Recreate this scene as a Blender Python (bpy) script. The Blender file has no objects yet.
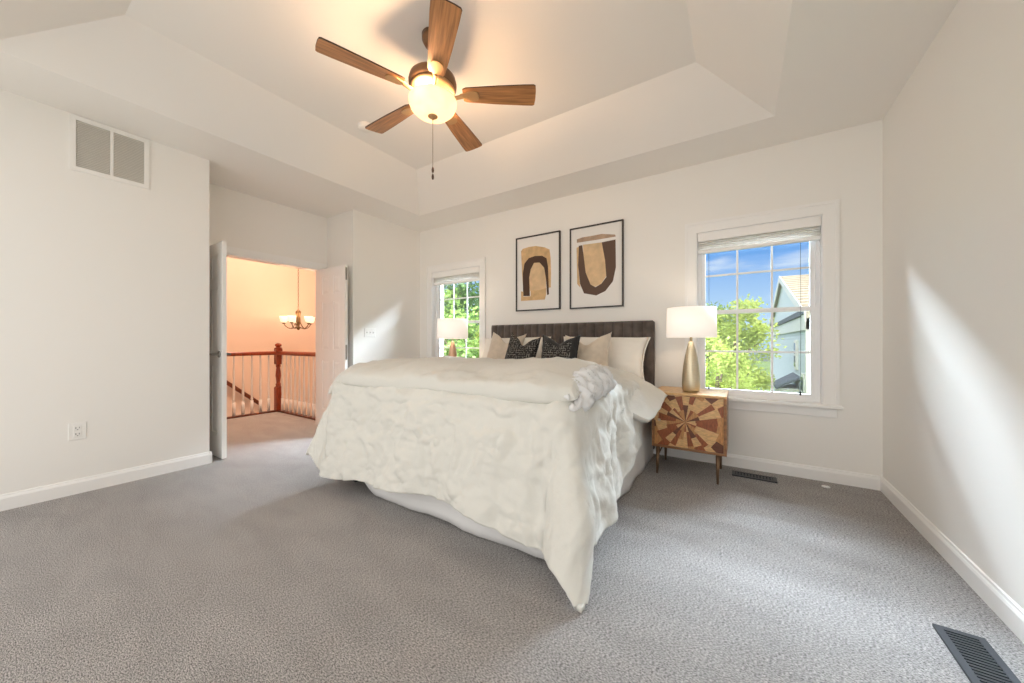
import bpy, bmesh, math, random
import numpy as np
from mathutils import Vector, Matrix, noise

S = bpy.context.scene
COL = S.collection
PI = math.pi
R = math.radians

# ---------------------------------------------------------------- camera
cam_d = bpy.data.cameras.new('camera'); cam = bpy.data.objects.new('camera', cam_d); COL.objects.link(cam)
cam_d.sensor_fit = 'HORIZONTAL'; cam_d.sensor_width = 36.0; cam_d.lens = 352.0 * 36.0 / 1024.0
cam_d.clip_start = 0.02; cam_d.clip_end = 300
cam.location = (0, 0, 1.10); cam.rotation_euler = (R(90), 0, R(33.0))
S.camera = cam

# ---------------------------------------------------------------- sky
K_TOP = 3.0       # bright cloud overhead
K_FRONT = 1.85     # hazy bright sky on the side the room is open to
W = bpy.data.worlds.new('sky'); S.world = W; W.use_nodes = True
nt = W.node_tree; nt.nodes.clear()
def wn(t, **k):
    n = nt.nodes.new(t)
    for a, b in k.items(): setattr(n, a, b)
    return n
def ramp01(src, a, b):
    m = wn('ShaderNodeMapRange'); m.interpolation_type = 'SMOOTHSTEP'
    m.inputs[1].default_value = a; m.inputs[2].default_value = b
    nt.links.new(src, m.inputs[0]); return m.outputs[0]
def wmix(f, a, b):
    m = wn('ShaderNodeMix', data_type='RGBA')
    if hasattr(f, 'links'): nt.links.new(f, m.inputs[0])
    else: m.inputs[0].default_value = f
    for s, i in ((a, 6), (b, 7)):
        if isinstance(s, tuple): m.inputs[i].default_value = s + (1,)
        else: nt.links.new(s, m.inputs[i])
    return m.outputs[2]
tc = wn('ShaderNodeTexCoord'); sx = wn('ShaderNodeSeparateXYZ'); nt.links.new(tc.outputs['Generated'], sx.inputs[0])
blue = wmix(ramp01(sx.outputs[2], 0.02, 0.27), (.50, .72, .95), (.10, .35, .85))
mp = wn('ShaderNodeMapping'); mp.inputs['Scale'].default_value = (3.0, 3.0, 11.0); nt.links.new(tc.outputs['Generated'], mp.inputs[0])
cn = wn('ShaderNodeTexNoise'); cn.inputs['Scale'].default_value = 1.7; cn.inputs['Detail'].default_value = 6; nt.links.new(mp.outputs[0], cn.inputs[0])
blue = wmix(ramp01(cn.outputs[0], 0.50, 0.78), blue, (.80, .88, .97))
sky = wmix(ramp01(sx.outputs[2], 0.40, 0.62), blue, (.93 * K_TOP, .97 * K_TOP, 1.0 * K_TOP))
sky = wmix(ramp01(sx.outputs[2], 0.0, -0.06), sky, (.30, .31, .27))
front = wmix(ramp01(sx.outputs[2], 0.02, -0.25), (1.0 * K_FRONT, .97 * K_FRONT, .925 * K_FRONT), (.66 * K_FRONT, .63 * K_FRONT, .58 * K_FRONT))
sky = wmix(ramp01(sx.outputs[1], 0.0, -0.35), sky, front)
bg = wn('ShaderNodeBackground'); nt.links.new(sky, bg.inputs[0]); bg.inputs[1].default_value = 1.0
wo = wn('ShaderNodeOutputWorld'); nt.links.new(bg.outputs[0], wo.inputs[0])

# ---------------------------------------------------------------- sun (on the trees and the neighbour's roof)
sd = bpy.data.lights.new('sun', 'SUN'); sd.energy = 4.2; sd.angle = R(0.6); sd.color = (1, .95, .84)
so = bpy.data.objects.new('sun', sd); COL.objects.link(so)
so.rotation_euler = Vector((-.66, .03, -.75)).to_track_quat('-Z', 'Y').to_euler()

# large area light: added high outdoors to brighten the room through the two windows
ad = bpy.data.lights.new('daylight_fill', 'AREA'); ad.shape = 'RECTANGLE'; ad.size = 11.0; ad.size_y = 2.0; ad.energy = 17500; ad.color = (.76, .88, 1.0)
ao = bpy.data.objects.new('daylight_fill', ad); COL.objects.link(ao); ao.location = (-2.4, 6.2, 4.5)
ao.rotation_euler = Vector((0, -1, -.16)).to_track_quat('-Z', 'Y').to_euler()

# portals: they emit nothing, they only tell Cycles where the sky comes in
def portal(name, loc, rot, sx_, sy_):
    d = bpy.data.lights.new(name, 'AREA'); d.shape = 'RECTANGLE'; d.size = sx_; d.size_y = sy_
    d.cycles.is_portal = True
    o = bpy.data.objects.new(name, d); COL.objects.link(o); o.location = loc; o.rotation_euler = rot
portal('window_portal', (.10, 3.86, 1.35), (R(-90), 0, 0), .90, 1.52)
portal('window_portal', (-3.325, 3.86, 1.35), (R(-90), 0, 0), .90, 1.52)
portal('room_portal', (-1.575, -.56, 1.45), (R(90), 0, 0), 4.95, 3.0)

S.view_settings.view_transform = 'Standard'; S.view_settings.look = 'None'
S.view_settings.exposure = 0.06; S.view_settings.gamma = 1.0; S.view_settings.use_curve_mapping = False
S.cycles.max_bounces = 14; S.cycles.diffuse_bounces = 8; S.cycles.glossy_bounces = 4
S.cycles.transmission_bounces = 8; S.cycles.transparent_max_bounces = 16
S.cycles.sample_clamp_indirect = 6.0; S.cycles.caustics_reflective = False; S.cycles.caustics_refractive = False
S.cycles.use_denoising = True

# ================================================================ materials
def mat(name, col, rough=.6, metal=0.0, noise_amt=0, noise_scale=8.0, bump=0, bump_scale=60.0, emit=None, strength=0, sheen=0, spec=.5, detail=4, stretch=None, col2=None):
    m = bpy.data.materials.new(name); m.use_nodes = True; t = m.node_tree; b = t.nodes['Principled BSDF']
    b.inputs['Base Color'].default_value = (*col, 1); b.inputs['Roughness'].default_value = rough; b.inputs['Metallic'].default_value = metal
    b.inputs['Specular IOR Level'].default_value = spec
    if sheen: b.inputs['Sheen Weight'].default_value = sheen
    if emit: b.inputs['Emission Color'].default_value = (*emit, 1); b.inputs['Emission Strength'].default_value = strength
    c = t.nodes.new('ShaderNodeTexCoord'); out = c.outputs['Object']
    if stretch:
        mpn = t.nodes.new('ShaderNodeMapping'); mpn.inputs['Scale'].default_value = stretch; t.links.new(out, mpn.inputs[0]); out = mpn.outputs[0]
    if noise_amt or col2:
        n = t.nodes.new('ShaderNodeTexNoise'); n.inputs['Scale'].default_value = noise_scale; n.inputs['Detail'].default_value = detail
        t.links.new(out, n.inputs['Vector'])
        r = t.nodes.new('ShaderNodeValToRGB'); r.color_ramp.elements[0].position = .3; r.color_ramp.elements[1].position = .7
        lo = col2 if col2 else tuple(x * (1 - noise_amt) for x in col)
        hi = col if col2 else tuple(min(1, x * (1 + noise_amt)) for x in col)
        r.color_ramp.elements[0].color = (*lo, 1); r.color_ramp.elements[1].color = (*hi, 1)
        t.links.new(n.outputs[0], r.inputs[0]); t.links.new(r.outputs[0], b.inputs['Base Color'])
    if bump:
        n2 = t.nodes.new('ShaderNodeTexNoise'); n2.inputs['Scale'].default_value = bump_scale; n2.inputs['Detail'].default_value = 3
        t.links.new(out, n2.inputs['Vector'])
        bp = t.nodes.new('ShaderNodeBump'); bp.inputs['Strength'].default_value = bump; bp.inputs['Distance'].default_value = .01
        t.links.new(n2.outputs[0], bp.inputs['Height']); t.links.new(bp.outputs[0], b.inputs['Normal'])
    return m

M = {}
M['wall'] = mat('wall paint', (.84, .825, .79), .55, bump=.03, bump_scale=180)
M['ceiling'] = mat('ceiling paint', (.85, .825, .785), .7, bump=.03, bump_scale=150)
M['trim'] = mat('white trim paint', (.86, .855, .84), .3)
M['door'] = mat('white door paint', (.85, .84, .82), .32)
M['hallwall'] = mat('hall paint', (.80, .68, .58), .6)
M['vinyl'] = mat('white vinyl', (.86, .87, .88), .3)
M['shade'] = mat('window shade fabric', (.86, .84, .81), .75, noise_amt=.05, noise_scale=30)
M['velvet'] = mat('charcoal velvet', (.08, .062, .052), .75, sheen=.35, noise_amt=.45, noise_scale=9)
M['sheet'] = mat('white cotton', (.80, .79, .76), .8, bump=.15, bump_scale=45)
M['comforter'] = mat('cream comforter cotton', (.65, .642, .595), .85, bump=.25, bump_scale=34, sheen=.15)
M['lining'] = mat('white comforter lining', (.74, .745, .75), .85, bump=.3, bump_scale=30)
M['skirt'] = mat('white bed skirt cotton', (.70, .695, .69), .85, bump=.15, bump_scale=60)
M['beige'] = mat('beige velvet', (.60, .52, .42), .7, sheen=.5, noise_amt=.15, noise_scale=8)
M['white_pillow'] = mat('white pillowcase cotton', (.82, .79, .73), .8, bump=.12, bump_scale=20)
M['walnut'] = mat('walnut wood', (.27, .125, .05), .38, noise_amt=.35, noise_scale=6, stretch=(1, 8, 8))
M['woodA'] = mat('pale inlay wood', (.62, .38, .17), .33, noise_amt=.22, noise_scale=16, stretch=(2, 2, 6))
M['woodB'] = mat('honey inlay wood', (.46, .22, .075), .33, noise_amt=.25, noise_scale=16, stretch=(6, 2, 2))
M['woodC'] = mat('red inlay wood', (.27, .075, .024), .33, noise_amt=.3, noise_scale=14, stretch=(6, 2, 2))
M['woodD'] = mat('dark inlay wood', (.13, .042, .018), .33, noise_amt=.3, noise_scale=14, stretch=(2, 2, 6))
M['brass'] = mat('brushed brass', (.62, .54, .39), .33, .8, noise_amt=.08, noise_scale=20, stretch=(1, 1, 14))
M['copper'] = mat('copper glaze', (.52, .33, .22), .35, .6)
M['legmetal'] = mat('bronze leg', (.20, .12, .07), .35, .6)
M['nickel'] = mat('satin nickel', (.34, .33, .31), .28, 1.0)
M['black'] = mat('black frame', (.025, .018, .014), .4)
M['paper'] = mat('art paper', (.80, .78, .75), .5)
M['tan'] = mat('tan paint', (.60, .40, .20), .6, noise_amt=.2, noise_scale=14, detail=6)
M['tan2'] = mat('pale tan paint', (.66, .47, .27), .6, noise_amt=.18, noise_scale=10, detail=6)
M['umber'] = mat('dark umber paint', (.06, .026, .011), .6)
M['brown'] = mat('brown paint', (.10, .052, .030), .6)
M['taupe'] = mat('taupe paint', (.36, .25, .17), .6, noise_amt=.25, noise_scale=25)
M['register'] = mat('dark metal register', (.032, .036, .045), .4, .3)
M['void'] = mat('duct black', (.008, .008, .009), .8)
M['grille'] = mat('painted grille metal', (.74, .72, .67), .45)
M['duct'] = mat('duct shade grey', (.58, .56, .51), .8)
M['plate'] = mat('white plastic plate', (.84, .83, .80), .35)
M['slot'] = mat('slot dark', (.10, .10, .10), .6)
M['cherry'] = mat('cherry stained wood', (.26, .045, .014), .28, noise_amt=.3, noise_scale=12, stretch=(6, 6, 1))
M['darkrail'] = mat('dark stained rail', (.13, .035, .015), .35)
M['bronze'] = mat('antique bronze', (.20, .105, .05), .4, .55)
M['fanlip'] = mat('antique gold metal', (.50, .31, .15), .4, .6)
M['bladewood'] = mat('fan blade wood', (.42, .19, .07), .3, noise_amt=.38, noise_scale=5, stretch=(1.0, 16, 16))
M['bladeedge'] = mat('fan blade edge', (.06, .025, .012), .5)
M['shade_lamp'] = mat('lamp shade linen', (.85, .80, .74), .8, emit=(1, .89, .78), strength=.52)
M['chandbrass'] = mat('chandelier brass', (.22, .14, .07), .35, .8)
M['chandglass'] = mat('chandelier glass lit', (.9, .85, .75), .4, emit=(1, .84, .58), strength=1.0)
M['siding'] = mat('pale blue siding', (.66, .735, .80), .6)
M['shingle'] = mat('tan roof shingles', (.42, .37, .29), .8, noise_amt=.2, noise_scale=9)
M['whitetrim'] = mat('exterior white trim', (.80, .80, .79), .5)
M['darkpane'] = mat('dark window glass', (.05, .07, .09), .1)
M['greyroof'] = mat('grey porch roof', (.10, .12, .15), .7)
M['bark'] = mat('bark', (.12, .085, .055), .9, noise_amt=.4, noise_scale=10)
M['lawn'] = mat('lawn', (.12, .19, .06), .9, noise_amt=.4, noise_scale=1.5)
M['scrap'] = mat('white scrap', (.85, .85, .84), .6)
def leafmat(name, a, b):
    m = mat(name, a, .55, col2=b, noise_scale=2.5)
    bs = m.node_tree.nodes['Principled BSDF']; bs.inputs['Subsurface Weight'].default_value = 0
    t = m.node_tree; tr = t.nodes.new('ShaderNodeBsdfTranslucent'); mx = t.nodes.new('ShaderNodeMixShader'); mx.inputs[0].default_value = .35
    src = bs.inputs['Base Color'].links[0].from_socket; t.links.new(src, tr.inputs[0])
    o = t.nodes['Material Output']; t.links.new(bs.outputs[0], mx.inputs[1]); t.links.new(tr.outputs[0], mx.inputs[2]); t.links.new(mx.outputs[0], o.inputs[0])
    return m
M['leafY'] = leafmat('yellow green leaves', (.52, .60, .15), (.30, .40, .09))
M['leafG'] = leafmat('mid green leaves', (.26, .40, .10), (.12, .22, .05))
M['leafD'] = leafmat('deep green leaves', (.13, .26, .08), (.05, .12, .04))

def glassmat():
    m = bpy.data.materials.new('window glass'); m.use_nodes = True; t = m.node_tree; t.nodes.clear()
    tr = t.nodes.new('ShaderNodeBsdfTransparent'); tr.inputs[0].default_value = (.97, .98, .98, 1)
    gl = t.nodes.new('ShaderNodeBsdfGlossy'); gl.inputs['Roughness'].default_value = .02
    fr = t.nodes.new('ShaderNodeFresnel'); fr.inputs[0].default_value = 1.35
    mx = t.nodes.new('ShaderNodeMixShader'); o = t.nodes.new('ShaderNodeOutputMaterial')
    t.links.new(fr.outputs[0], mx.inputs[0]); t.links.new(tr.outputs[0], mx.inputs[1]); t.links.new(gl.outputs[0], mx.inputs[2]); t.links.new(mx.outputs[0], o.inputs[0])
    return m
M['glass'] = glassmat()
def add_translucent(m, f):
    t = m.node_tree; bs = t.nodes['Principled BSDF']; o = t.nodes['Material Output']
    tr = t.nodes.new('ShaderNodeBsdfTranslucent'); mx = t.nodes.new('ShaderNodeMixShader'); mx.inputs[0].default_value = f
    if bs.inputs['Base Color'].links: t.links.new(bs.inputs['Base Color'].links[0].from_socket, tr.inputs[0])
    else: tr.inputs[0].default_value = bs.inputs['Base Color'].default_value
    t.links.new(bs.outputs[0], mx.inputs[1]); t.links.new(tr.outputs[0], mx.inputs[2]); t.links.new(mx.outputs[0], o.inputs[0])
add_translucent(M['shade'], .5)

def bowlmat():
    m = mat('alabaster glass lit', (.95, .88, .76), .35); t = m.node_tree; b = t.nodes['Principled BSDF']
    n = t.nodes.new('ShaderNodeTexNoise'); n.inputs['Scale'].default_value = 9; n.inputs['Detail'].default_value = 5; n.inputs['Distortion'].default_value = 1.2
    c = t.nodes.new('ShaderNodeTexCoord'); t.links.new(c.outputs['Object'], n.inputs[0])
    r = t.nodes.new('ShaderNodeValToRGB'); r.color_ramp.elements[0].color = (1, .77, .46, 1); r.color_ramp.elements[1].color = (1, .93, .72, 1)
    r.color_ramp.elements[0].position = .3; r.color_ramp.elements[1].position = .6
    t.links.new(n.outputs[0], r.inputs[0]); t.links.new(r.outputs[0], b.inputs['Emission Color']); b.inputs['Emission Strength'].default_value = .70
    return m
M['bowl'] = bowlmat()
add_translucent(M['bowl'], .7)

def carpetmat():
    m = mat('grey loop carpet', (.3, .3, .3), .95, spec=.1); t = m.node_tree; b = t.nodes['Principled BSDF']
    c = t.nodes.new('ShaderNodeTexCoord')
    mpn = t.nodes.new('ShaderNodeMapping'); mpn.inputs['Rotation'].default_value = (0, 0, R(4)); mpn.inputs['Scale'].default_value = (1, 2.6, 1); t.links.new(c.outputs['Object'], mpn.inputs[0])
    n = t.nodes.new('ShaderNodeTexNoise'); n.inputs['Scale'].default_value = 105; n.inputs['Detail'].default_value = 3; n.inputs['Roughness'].default_value = .75; t.links.new(mpn.outputs[0], n.inputs[0])
    r = t.nodes.new('ShaderNodeValToRGB'); r.color_ramp.elements[0].position = .36; r.color_ramp.elements[1].position = .64
    r.color_ramp.elements[0].color = (.105, .101, .100, 1); r.color_ramp.elements[1].color = (.67, .642, .625, 1)
    t.links.new(n.outputs[0], r.inputs[0])
    n2 = t.nodes.new('ShaderNodeTexNoise'); n2.inputs['Scale'].default_value = 2.6; n2.inputs['Detail'].default_value = 3; n2.inputs['Distortion'].default_value = .6; t.links.new(mpn.outputs[0], n2.inputs[0])
    r2 = t.nodes.new('ShaderNodeValToRGB'); r2.color_ramp.elements[0].color = (.93, .93, .93, 1); r2.color_ramp.elements[1].color = (1.05, 1.05, 1.05, 1)
    r2.color_ramp.elements[0].position = .35; r2.color_ramp.elements[1].position = .65; t.links.new(n2.outputs[0], r2.inputs[0])
    mx = t.nodes.new('ShaderNodeMix'); mx.data_type = 'RGBA'; mx.blend_type = 'MULTIPLY'; mx.inputs[0].default_value = 1
    t.links.new(r.outputs[0], mx.inputs[6]); t.links.new(r2.outputs[0], mx.inputs[7]); t.links.new(mx.outputs[2], b.inputs['Base Color'])
    bp = t.nodes.new('ShaderNodeBump'); bp.inputs['Strength'].default_value = .7; bp.inputs['Distance'].default_value = .012
    t.links.new(n.outputs[0], bp.inputs['Height']); t.links.new(bp.outputs[0], b.inputs['Normal'])
    return m
M['carpet'] = carpetmat()

def hatchmat():
    m = mat('black hatched weave', (.02, .02, .02), .8); t = m.node_tree; b = t.nodes['Principled BSDF']
    c = t.nodes.new('ShaderNodeTexCoord')
    facs = []
    for sc_, off in (((1, 1, 1), 0.0), ((1, 1, 1), 1.57)):
        mp2 = t.nodes.new('ShaderNodeMapping'); mp2.inputs['Rotation'].default_value = (0, off, 0); t.links.new(c.outputs['Object'], mp2.inputs[0])
        w = t.nodes.new('ShaderNodeTexWave'); w.bands_direction = 'X'; w.inputs['Scale'].default_value = 15; w.inputs['Distortion'].default_value = 2.0; w.inputs['Detail'].default_value = 1; w.inputs['Detail Scale'].default_value = 3
        t.links.new(mp2.outputs[0], w.inputs[0])
        g = t.nodes.new('ShaderNodeMath'); g.operation = 'GREATER_THAN'; g.inputs[1].default_value = .93; t.links.new(w.outputs[1], g.inputs[0])
        nz = t.nodes.new('ShaderNodeTexNoise'); nz.inputs['Scale'].default_value = 42; t.links.new(mp2.outputs[0], nz.inputs[0])
        g2 = t.nodes.new('ShaderNodeMath'); g2.operation = 'GREATER_THAN'; g2.inputs[1].default_value = .49; t.links.new(nz.outputs[0], g2.inputs[0])
        mu = t.nodes.new('ShaderNodeMath'); mu.operation = 'MULTIPLY'; t.links.new(g.outputs[0], mu.inputs[0]); t.links.new(g2.outputs[0], mu.inputs[1]); facs.append(mu)
    mxm = t.nodes.new('ShaderNodeMath'); mxm.operation = 'MAXIMUM'; t.links.new(facs[0].outputs[0], mxm.inputs[0]); t.links.new(facs[1].outputs[0], mxm.inputs[1])
    mx = t.nodes.new('ShaderNodeMix'); mx.data_type = 'RGBA'; t.links.new(mxm.outputs[0], mx.inputs[0])
    mx.inputs[6].default_value = (.014, .013, .013, 1); mx.inputs[7].default_value = (.26, .245, .22, 1); t.links.new(mx.outputs[2], b.inputs['Base Color'])
    return m
M['hatch'] = hatchmat()
M['blackfab'] = mat('plain black fabric', (.016, .015, .015), .8, sheen=.2)

# ================================================================ helpers
def base_of(p):
    v = Vector((0, 0, 0))
    while p is not None: v += p.location; p = p.parent
    return v
def obj(name, bm, m, parent=None, smooth=False, recalc=True):
    """link bm (in world coordinates) as ONE mesh object, optionally under a parent"""
    if recalc: bmesh.ops.recalc_face_normals(bm, faces=bm.faces[:])
    b = base_of(parent)
    if b.length: bmesh.ops.translate(bm, verts=bm.verts[:], vec=-b)
    me = bpy.data.meshes.new(name); bm.to_mesh(me); bm.free()
    if smooth:
        for p in me.polygons: p.use_smooth = True
    for x in (m if isinstance(m, list) else [m]): me.materials.append(x)
    o = bpy.data.objects.new(name, me); COL.objects.link(o)
    if parent is not None: o.parent = parent
    return o
def thing(name, label, cat, loc=(0, 0, 0), group=None):
    o = bpy.data.objects.new(name, None); o.empty_display_size = .1; COL.objects.link(o); o.location = loc
    o['label'] = label; o['category'] = cat
    if group: o['group'] = group
    return o
def tag(o, label, cat, group=None, kind=None):
    o['label'] = label; o['category'] = cat
    if group: o['group'] = group
    if kind: o['kind'] = kind
    return o
def struct(o, label, cat):
    o['kind'] = 'structure'; o['label'] = label; o['category'] = cat
    return o
def sroot(name, label, cat, loc=(0, 0, 0)):
    o = thing(name, label, cat, loc); o['kind'] = 'structure'; return o
def BM(): return bmesh.new()
def box(bm, x0, x1, y0, y1, z0, z1, bev=0, seg=2, mi=0):
    r = bmesh.ops.create_cube(bm, size=1); vs = r['verts']
    for v in vs: v.co = Vector(((x0 + x1) / 2 + v.co.x * (x1 - x0), (y0 + y1) / 2 + v.co.y * (y1 - y0), (z0 + z1) / 2 + v.co.z * (z1 - z0)))
    if mi:
        for f in {f for v in vs for f in v.link_faces}: f.material_index = mi
    if bev:
        es = list({e for v in vs for e in v.link_edges})
        bmesh.ops.bevel(bm, geom=es, offset=bev, segments=seg, affect='EDGES', profile=.5)
    return vs
def ring(bm, axis, a0, a1, c0, c1, wl, wr, wb, wt, d0, d1, bev=0):
    """a rectangular frame as one clean ring; axis 'Y': spans x,z with depth along y; 'X': spans y,z with depth along x; 'Z': spans x,y"""
    def P(a, c, d): return (a, d, c) if axis == 'Y' else ((d, a, c) if axis == 'X' else (a, c, d))
    L = []
    for d in (d0, d1):
        L.append([bm.verts.new(P(a, c, d)) for a, c in ((a0, c0), (a1, c0), (a1, c1), (a0, c1))])
        L.append([bm.verts.new(P(a, c, d)) for a, c in ((a0 + wl, c0 + wb), (a1 - wr, c0 + wb), (a1 - wr, c1 - wt), (a0 + wl, c1 - wt))])
    for k in range(4):
        j = (k + 1) % 4
        for A, B in ((L[0], L[1]), (L[1], L[3]), (L[3], L[2]), (L[2], L[0])):
            bm.faces.new((A[k], A[j], B[j], B[k]))
def ushape(bm, axis, a0, a1, c0, c1, w, wt, d0, d1):
    """head and two legs (no bottom member) as one clean shape"""
    def P(a, c, d): return (a, d, c) if axis == 'Y' else (d, a, c)
    pts = [(a0, c0), (a0 + w, c0), (a0 + w, c1 - wt), (a1 - w, c1 - wt), (a1 - w, c0), (a1, c0), (a1, c1), (a0, c1)]
    A = [bm.verts.new(P(a, c, d0)) for a, c in pts]; B = [bm.verts.new(P(a, c, d1)) for a, c in pts]
    for q in (A, B):
        bm.faces.new((q[0], q[1], q[2], q[7])); bm.faces.new((q[2], q[3], q[6], q[7])); bm.faces.new((q[3], q[4], q[5], q[6]))
    for k in range(8): bm.faces.new((A[k], A[(k + 1) % 8], B[(k + 1) % 8], B[k]))
def lathe(bm, prof, c, seg=32, cap=True, axis='Z', sx=1, sy=1):
    rings = []
    for r, z in prof:
        ring = []
        for k in range(seg):
            a = 2 * PI * k / seg; x, y = r * math.cos(a) * sx, r * math.sin(a) * sy
            p = (x, y, z) if axis == 'Z' else ((z, x, y) if axis == 'X' else (x, z, y))
            ring.append(bm.verts.new((c[0] + p[0], c[1] + p[1], c[2] + p[2])))
        rings.append(ring)
    for a, b in zip(rings, rings[1:]):
        for k in range(seg): bm.faces.new((a[k], a[(k + 1) % seg], b[(k + 1) % seg], b[k]))
    if cap:
        for rg, (r, z) in ((rings[0], prof[0]), (rings[-1], prof[-1])):
            if r > 1e-5: bm.faces.new(rg)
    bmesh.ops.remove_doubles(bm, verts=[v for rg in rings for v in rg], dist=1e-6)
def tube(bm, pts, r, seg=10, cap=True):
    pts = [Vector(p) for p in pts]; n = len(pts); rings = []
    rr = r if isinstance(r, (list, tuple)) else [r] * n
    prev = None
    for i, p in enumerate(pts):
        d = (pts[min(i + 1, n - 1)] - pts[max(i - 1, 0)]).normalized()
        if prev is None: a = d.orthogonal().normalized()
        else: a = (prev - d * prev.dot(d)).normalized()
        prev = a; b = d.cross(a)
        rings.append([bm.verts.new(p + (a * math.cos(2 * PI * k / seg) + b * math.sin(2 * PI * k / seg)) * rr[i]) for k in range(seg)])
    for a, b in zip(rings, rings[1:]):
        for k in range(seg): bm.faces.new((a[k], a[(k + 1) % seg], b[(k + 1) % seg], b[k]))
    if cap: bm.faces.new(rings[0]); bm.faces.new(rings[-1])
def surf(bm, P, wrap_u=False):
    """P: array [nv][nu] of points"""
    nv, nu = len(P), len(P[0])
    V = [[bm.verts.new(tuple(P[j][i])) for i in range(nu)] for j in range(nv)]
    for j in range(nv - 1):
        for i in range(nu if wrap_u else nu - 1):
            i2 = (i + 1) % nu
            bm.faces.new((V[j][i], V[j][i2], V[j + 1][i2], V[j + 1][i]))
    return V
def poly(bm, pts, mi=0):
    f = bm.faces.new([bm.verts.new(p) for p in pts]); f.material_index = mi; return f
def prism(bm, pts, off):
    """extrude polygon pts by vector off"""
    a = [bm.verts.new(p) for p in pts]; o = Vector(off); b = [bm.verts.new(Vector(p) + o) for p in pts]
    bm.faces.new(a); bm.faces.new(b[::-1])
    for i in range(len(a)):
        j = (i + 1) % len(a); bm.faces.new((a[i], a[j], b[j], b[i]))
def copy_tree(o, parent=None):
    c = o.copy(); COL.objects.link(c)
    if parent is not None: c.parent = parent
    for ch in list(o.children): copy_tree(ch, c)
    return c
def fbm(x, y, z=0, o=4): return noise.fractal(Vector((x, y, z)), .9, 2.0, o)
def sstep(a, b, x):
    t = min(1, max(0, (x - a) / (b - a))); return t * t * (3 - 2 * t)

# ================================================================ the room
XL, XR, YB, YF, ZC = -4.03, .88, 3.67, -.55, 2.74
XA, YA0, YA1 = -4.61, 1.18, 2.59           # the recess with the double door
WT = .14
bm = BM(); box(bm, XA - .12, XR + WT, YF, YB + WT, -.12, 0); box(bm, -6.2, XA - .12, 0, 2.70, -.12, 0)
struct(obj('floor', bm, M['carpet']), 'grey loop pile carpet across the bedroom and stair landing', 'floor')

WIN1 = (-3.765, -2.885); WIN2 = (-.341, .5425); ZS, ZH = .605, 2.10
bm = BM()
Y0, Y1 = YB, YB + WT
xs = [XL - .7, WIN1[0], WIN1[1], WIN2[0], WIN2[1], XR + WT]
for a, b in ((0, 1), (2, 3), (4, 5)): box(bm, xs[a], xs[b], Y0, Y1, 0, 3.1)
for w in (WIN1, WIN2): box(bm, w[0], w[1], Y0, Y1, 0, ZS - .02); box(bm, w[0], w[1], Y0, Y1, ZH, 3.1)
struct(obj('wall_back', bm, M['wall']), 'cream wall behind the bed with two windows', 'wall')
bm = BM(); box(bm, XR, XR + WT, YF, YB, 0, 3.1)
struct(obj('wall_right', bm, M['wall']), 'plain bare wall on the right side of the bedroom', 'wall')
bm = BM(); box(bm, XA - .12, XL, YF, YA0, 0, 3.1)
struct(obj('wall_left', bm, M['wall']), 'cream wall carrying the return air grille', 'wall')
bm = BM(); box(bm, XA - .12, XL, YA1, YB, 0, 3.1)
struct(obj('wall_corner', bm, M['wall']), 'cream wall with the light switch between the doors and the far window', 'wall')
DY0, DY1, DZ = 1.24, 2.515, 2.045
bm = BM(); box(bm, XA - .12, XA, YA0, DY0, 0, 3.1); box(bm, XA - .12, XA, DY1, YA1, 0, 3.1); box(bm, XA - .12, XA, DY0, DY1, DZ, 3.1)
struct(obj('wall_doorway', bm, M['wall']), 'recessed cream wall around the double doorway', 'wall')

# tray ceiling
bm = BM()
ex = (-4.75, XR + WT); ey = (YF, YB + WT)
lx, ly = (-3.51, .21), (.03, 3.19); ux, uy, zu = (-3.043, -.257), (.497, 2.723), 3.024
def rect(x, y, z): return [bm.verts.new(p) for p in ((x[0], y[0], z), (x[1], y[0], z), (x[1], y[1], z), (x[0], y[1], z))]
ro, ri, rt = rect(ex, ey, ZC), rect(lx, ly, ZC), rect(ux, uy, zu)
for a, b in ((ro, ri), (ri, rt)):
    for k in range(4): bm.faces.new((a[k], a[(k + 1) % 4], b[(k + 1) % 4], b[k]))
bm.faces.new(rt)
rb = rect(ex, ey, 3.2)
for k in range(4): bm.faces.new((ro[k], ro[(k + 1) % 4], rb[(k + 1) % 4], rb[k]))
bm.faces.new(rb)
struct(obj('ceiling', bm, M['ceiling']), 'cream tray ceiling with sloped sides', 'ceiling')

# baseboards
def baseboard(name, pts, label):
    """pts: list of (x, y) along the wall; the board stands to the room side given by (nx, ny)"""
    bm = BM()
    for (x0, y0, x1, y1, nx, ny) in pts:
        d = Vector((x1 - x0, y1 - y0, 0)); n = Vector((nx, ny, 0))
        prof = [(0, 0), (.016, 0), (.016, .078), (.012, .088), (.009, .092), (.007, .102), (0, .105)]
        prism(bm, [Vector((x0, y0, z)) + n * t for t, z in prof], d)
    return struct(obj(name, bm, M['trim']), label, 'baseboard')
baseboard('baseboard_left', [(XL, YF, XL, YA0 + .016, 1, 0), (XL + .016, YA0, XA + .07, YA0, 0, 1)], 'white baseboard under the return air grille wall')
baseboard('baseboard_corner', [(XL, YA1 - .016, XL, YB, 1, 0)], 'white baseboard under the light switch wall')
baseboard('baseboard_back', [(XL + .016, YB, XR - .016, YB, 0, -1)], 'white baseboard along the window wall')
baseboard('baseboard_right', [(XR, YF, XR, YB, -1, 0)], 'white baseboard along the bare right wall')

# door casing
bm = BM()
ushape(bm, 'X', DY0 - .058, DY1 + .058, 0, DZ + .075, .058, .075, XA - .001, XA + .014)
ushape(bm, 'X', DY0 - .058, DY1 + .058, 0, DZ + .075, .058, .075, XA - .134, XA - .119)
ushape(bm, 'X', DY0 - .0005, DY1 + .0005, 0, DZ + .0005, .018, .018, XA - .121, XA + .001)
struct(obj('trim_1', bm, M['trim']), 'white casing and jambs of the double doorway', 'door casing')

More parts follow.
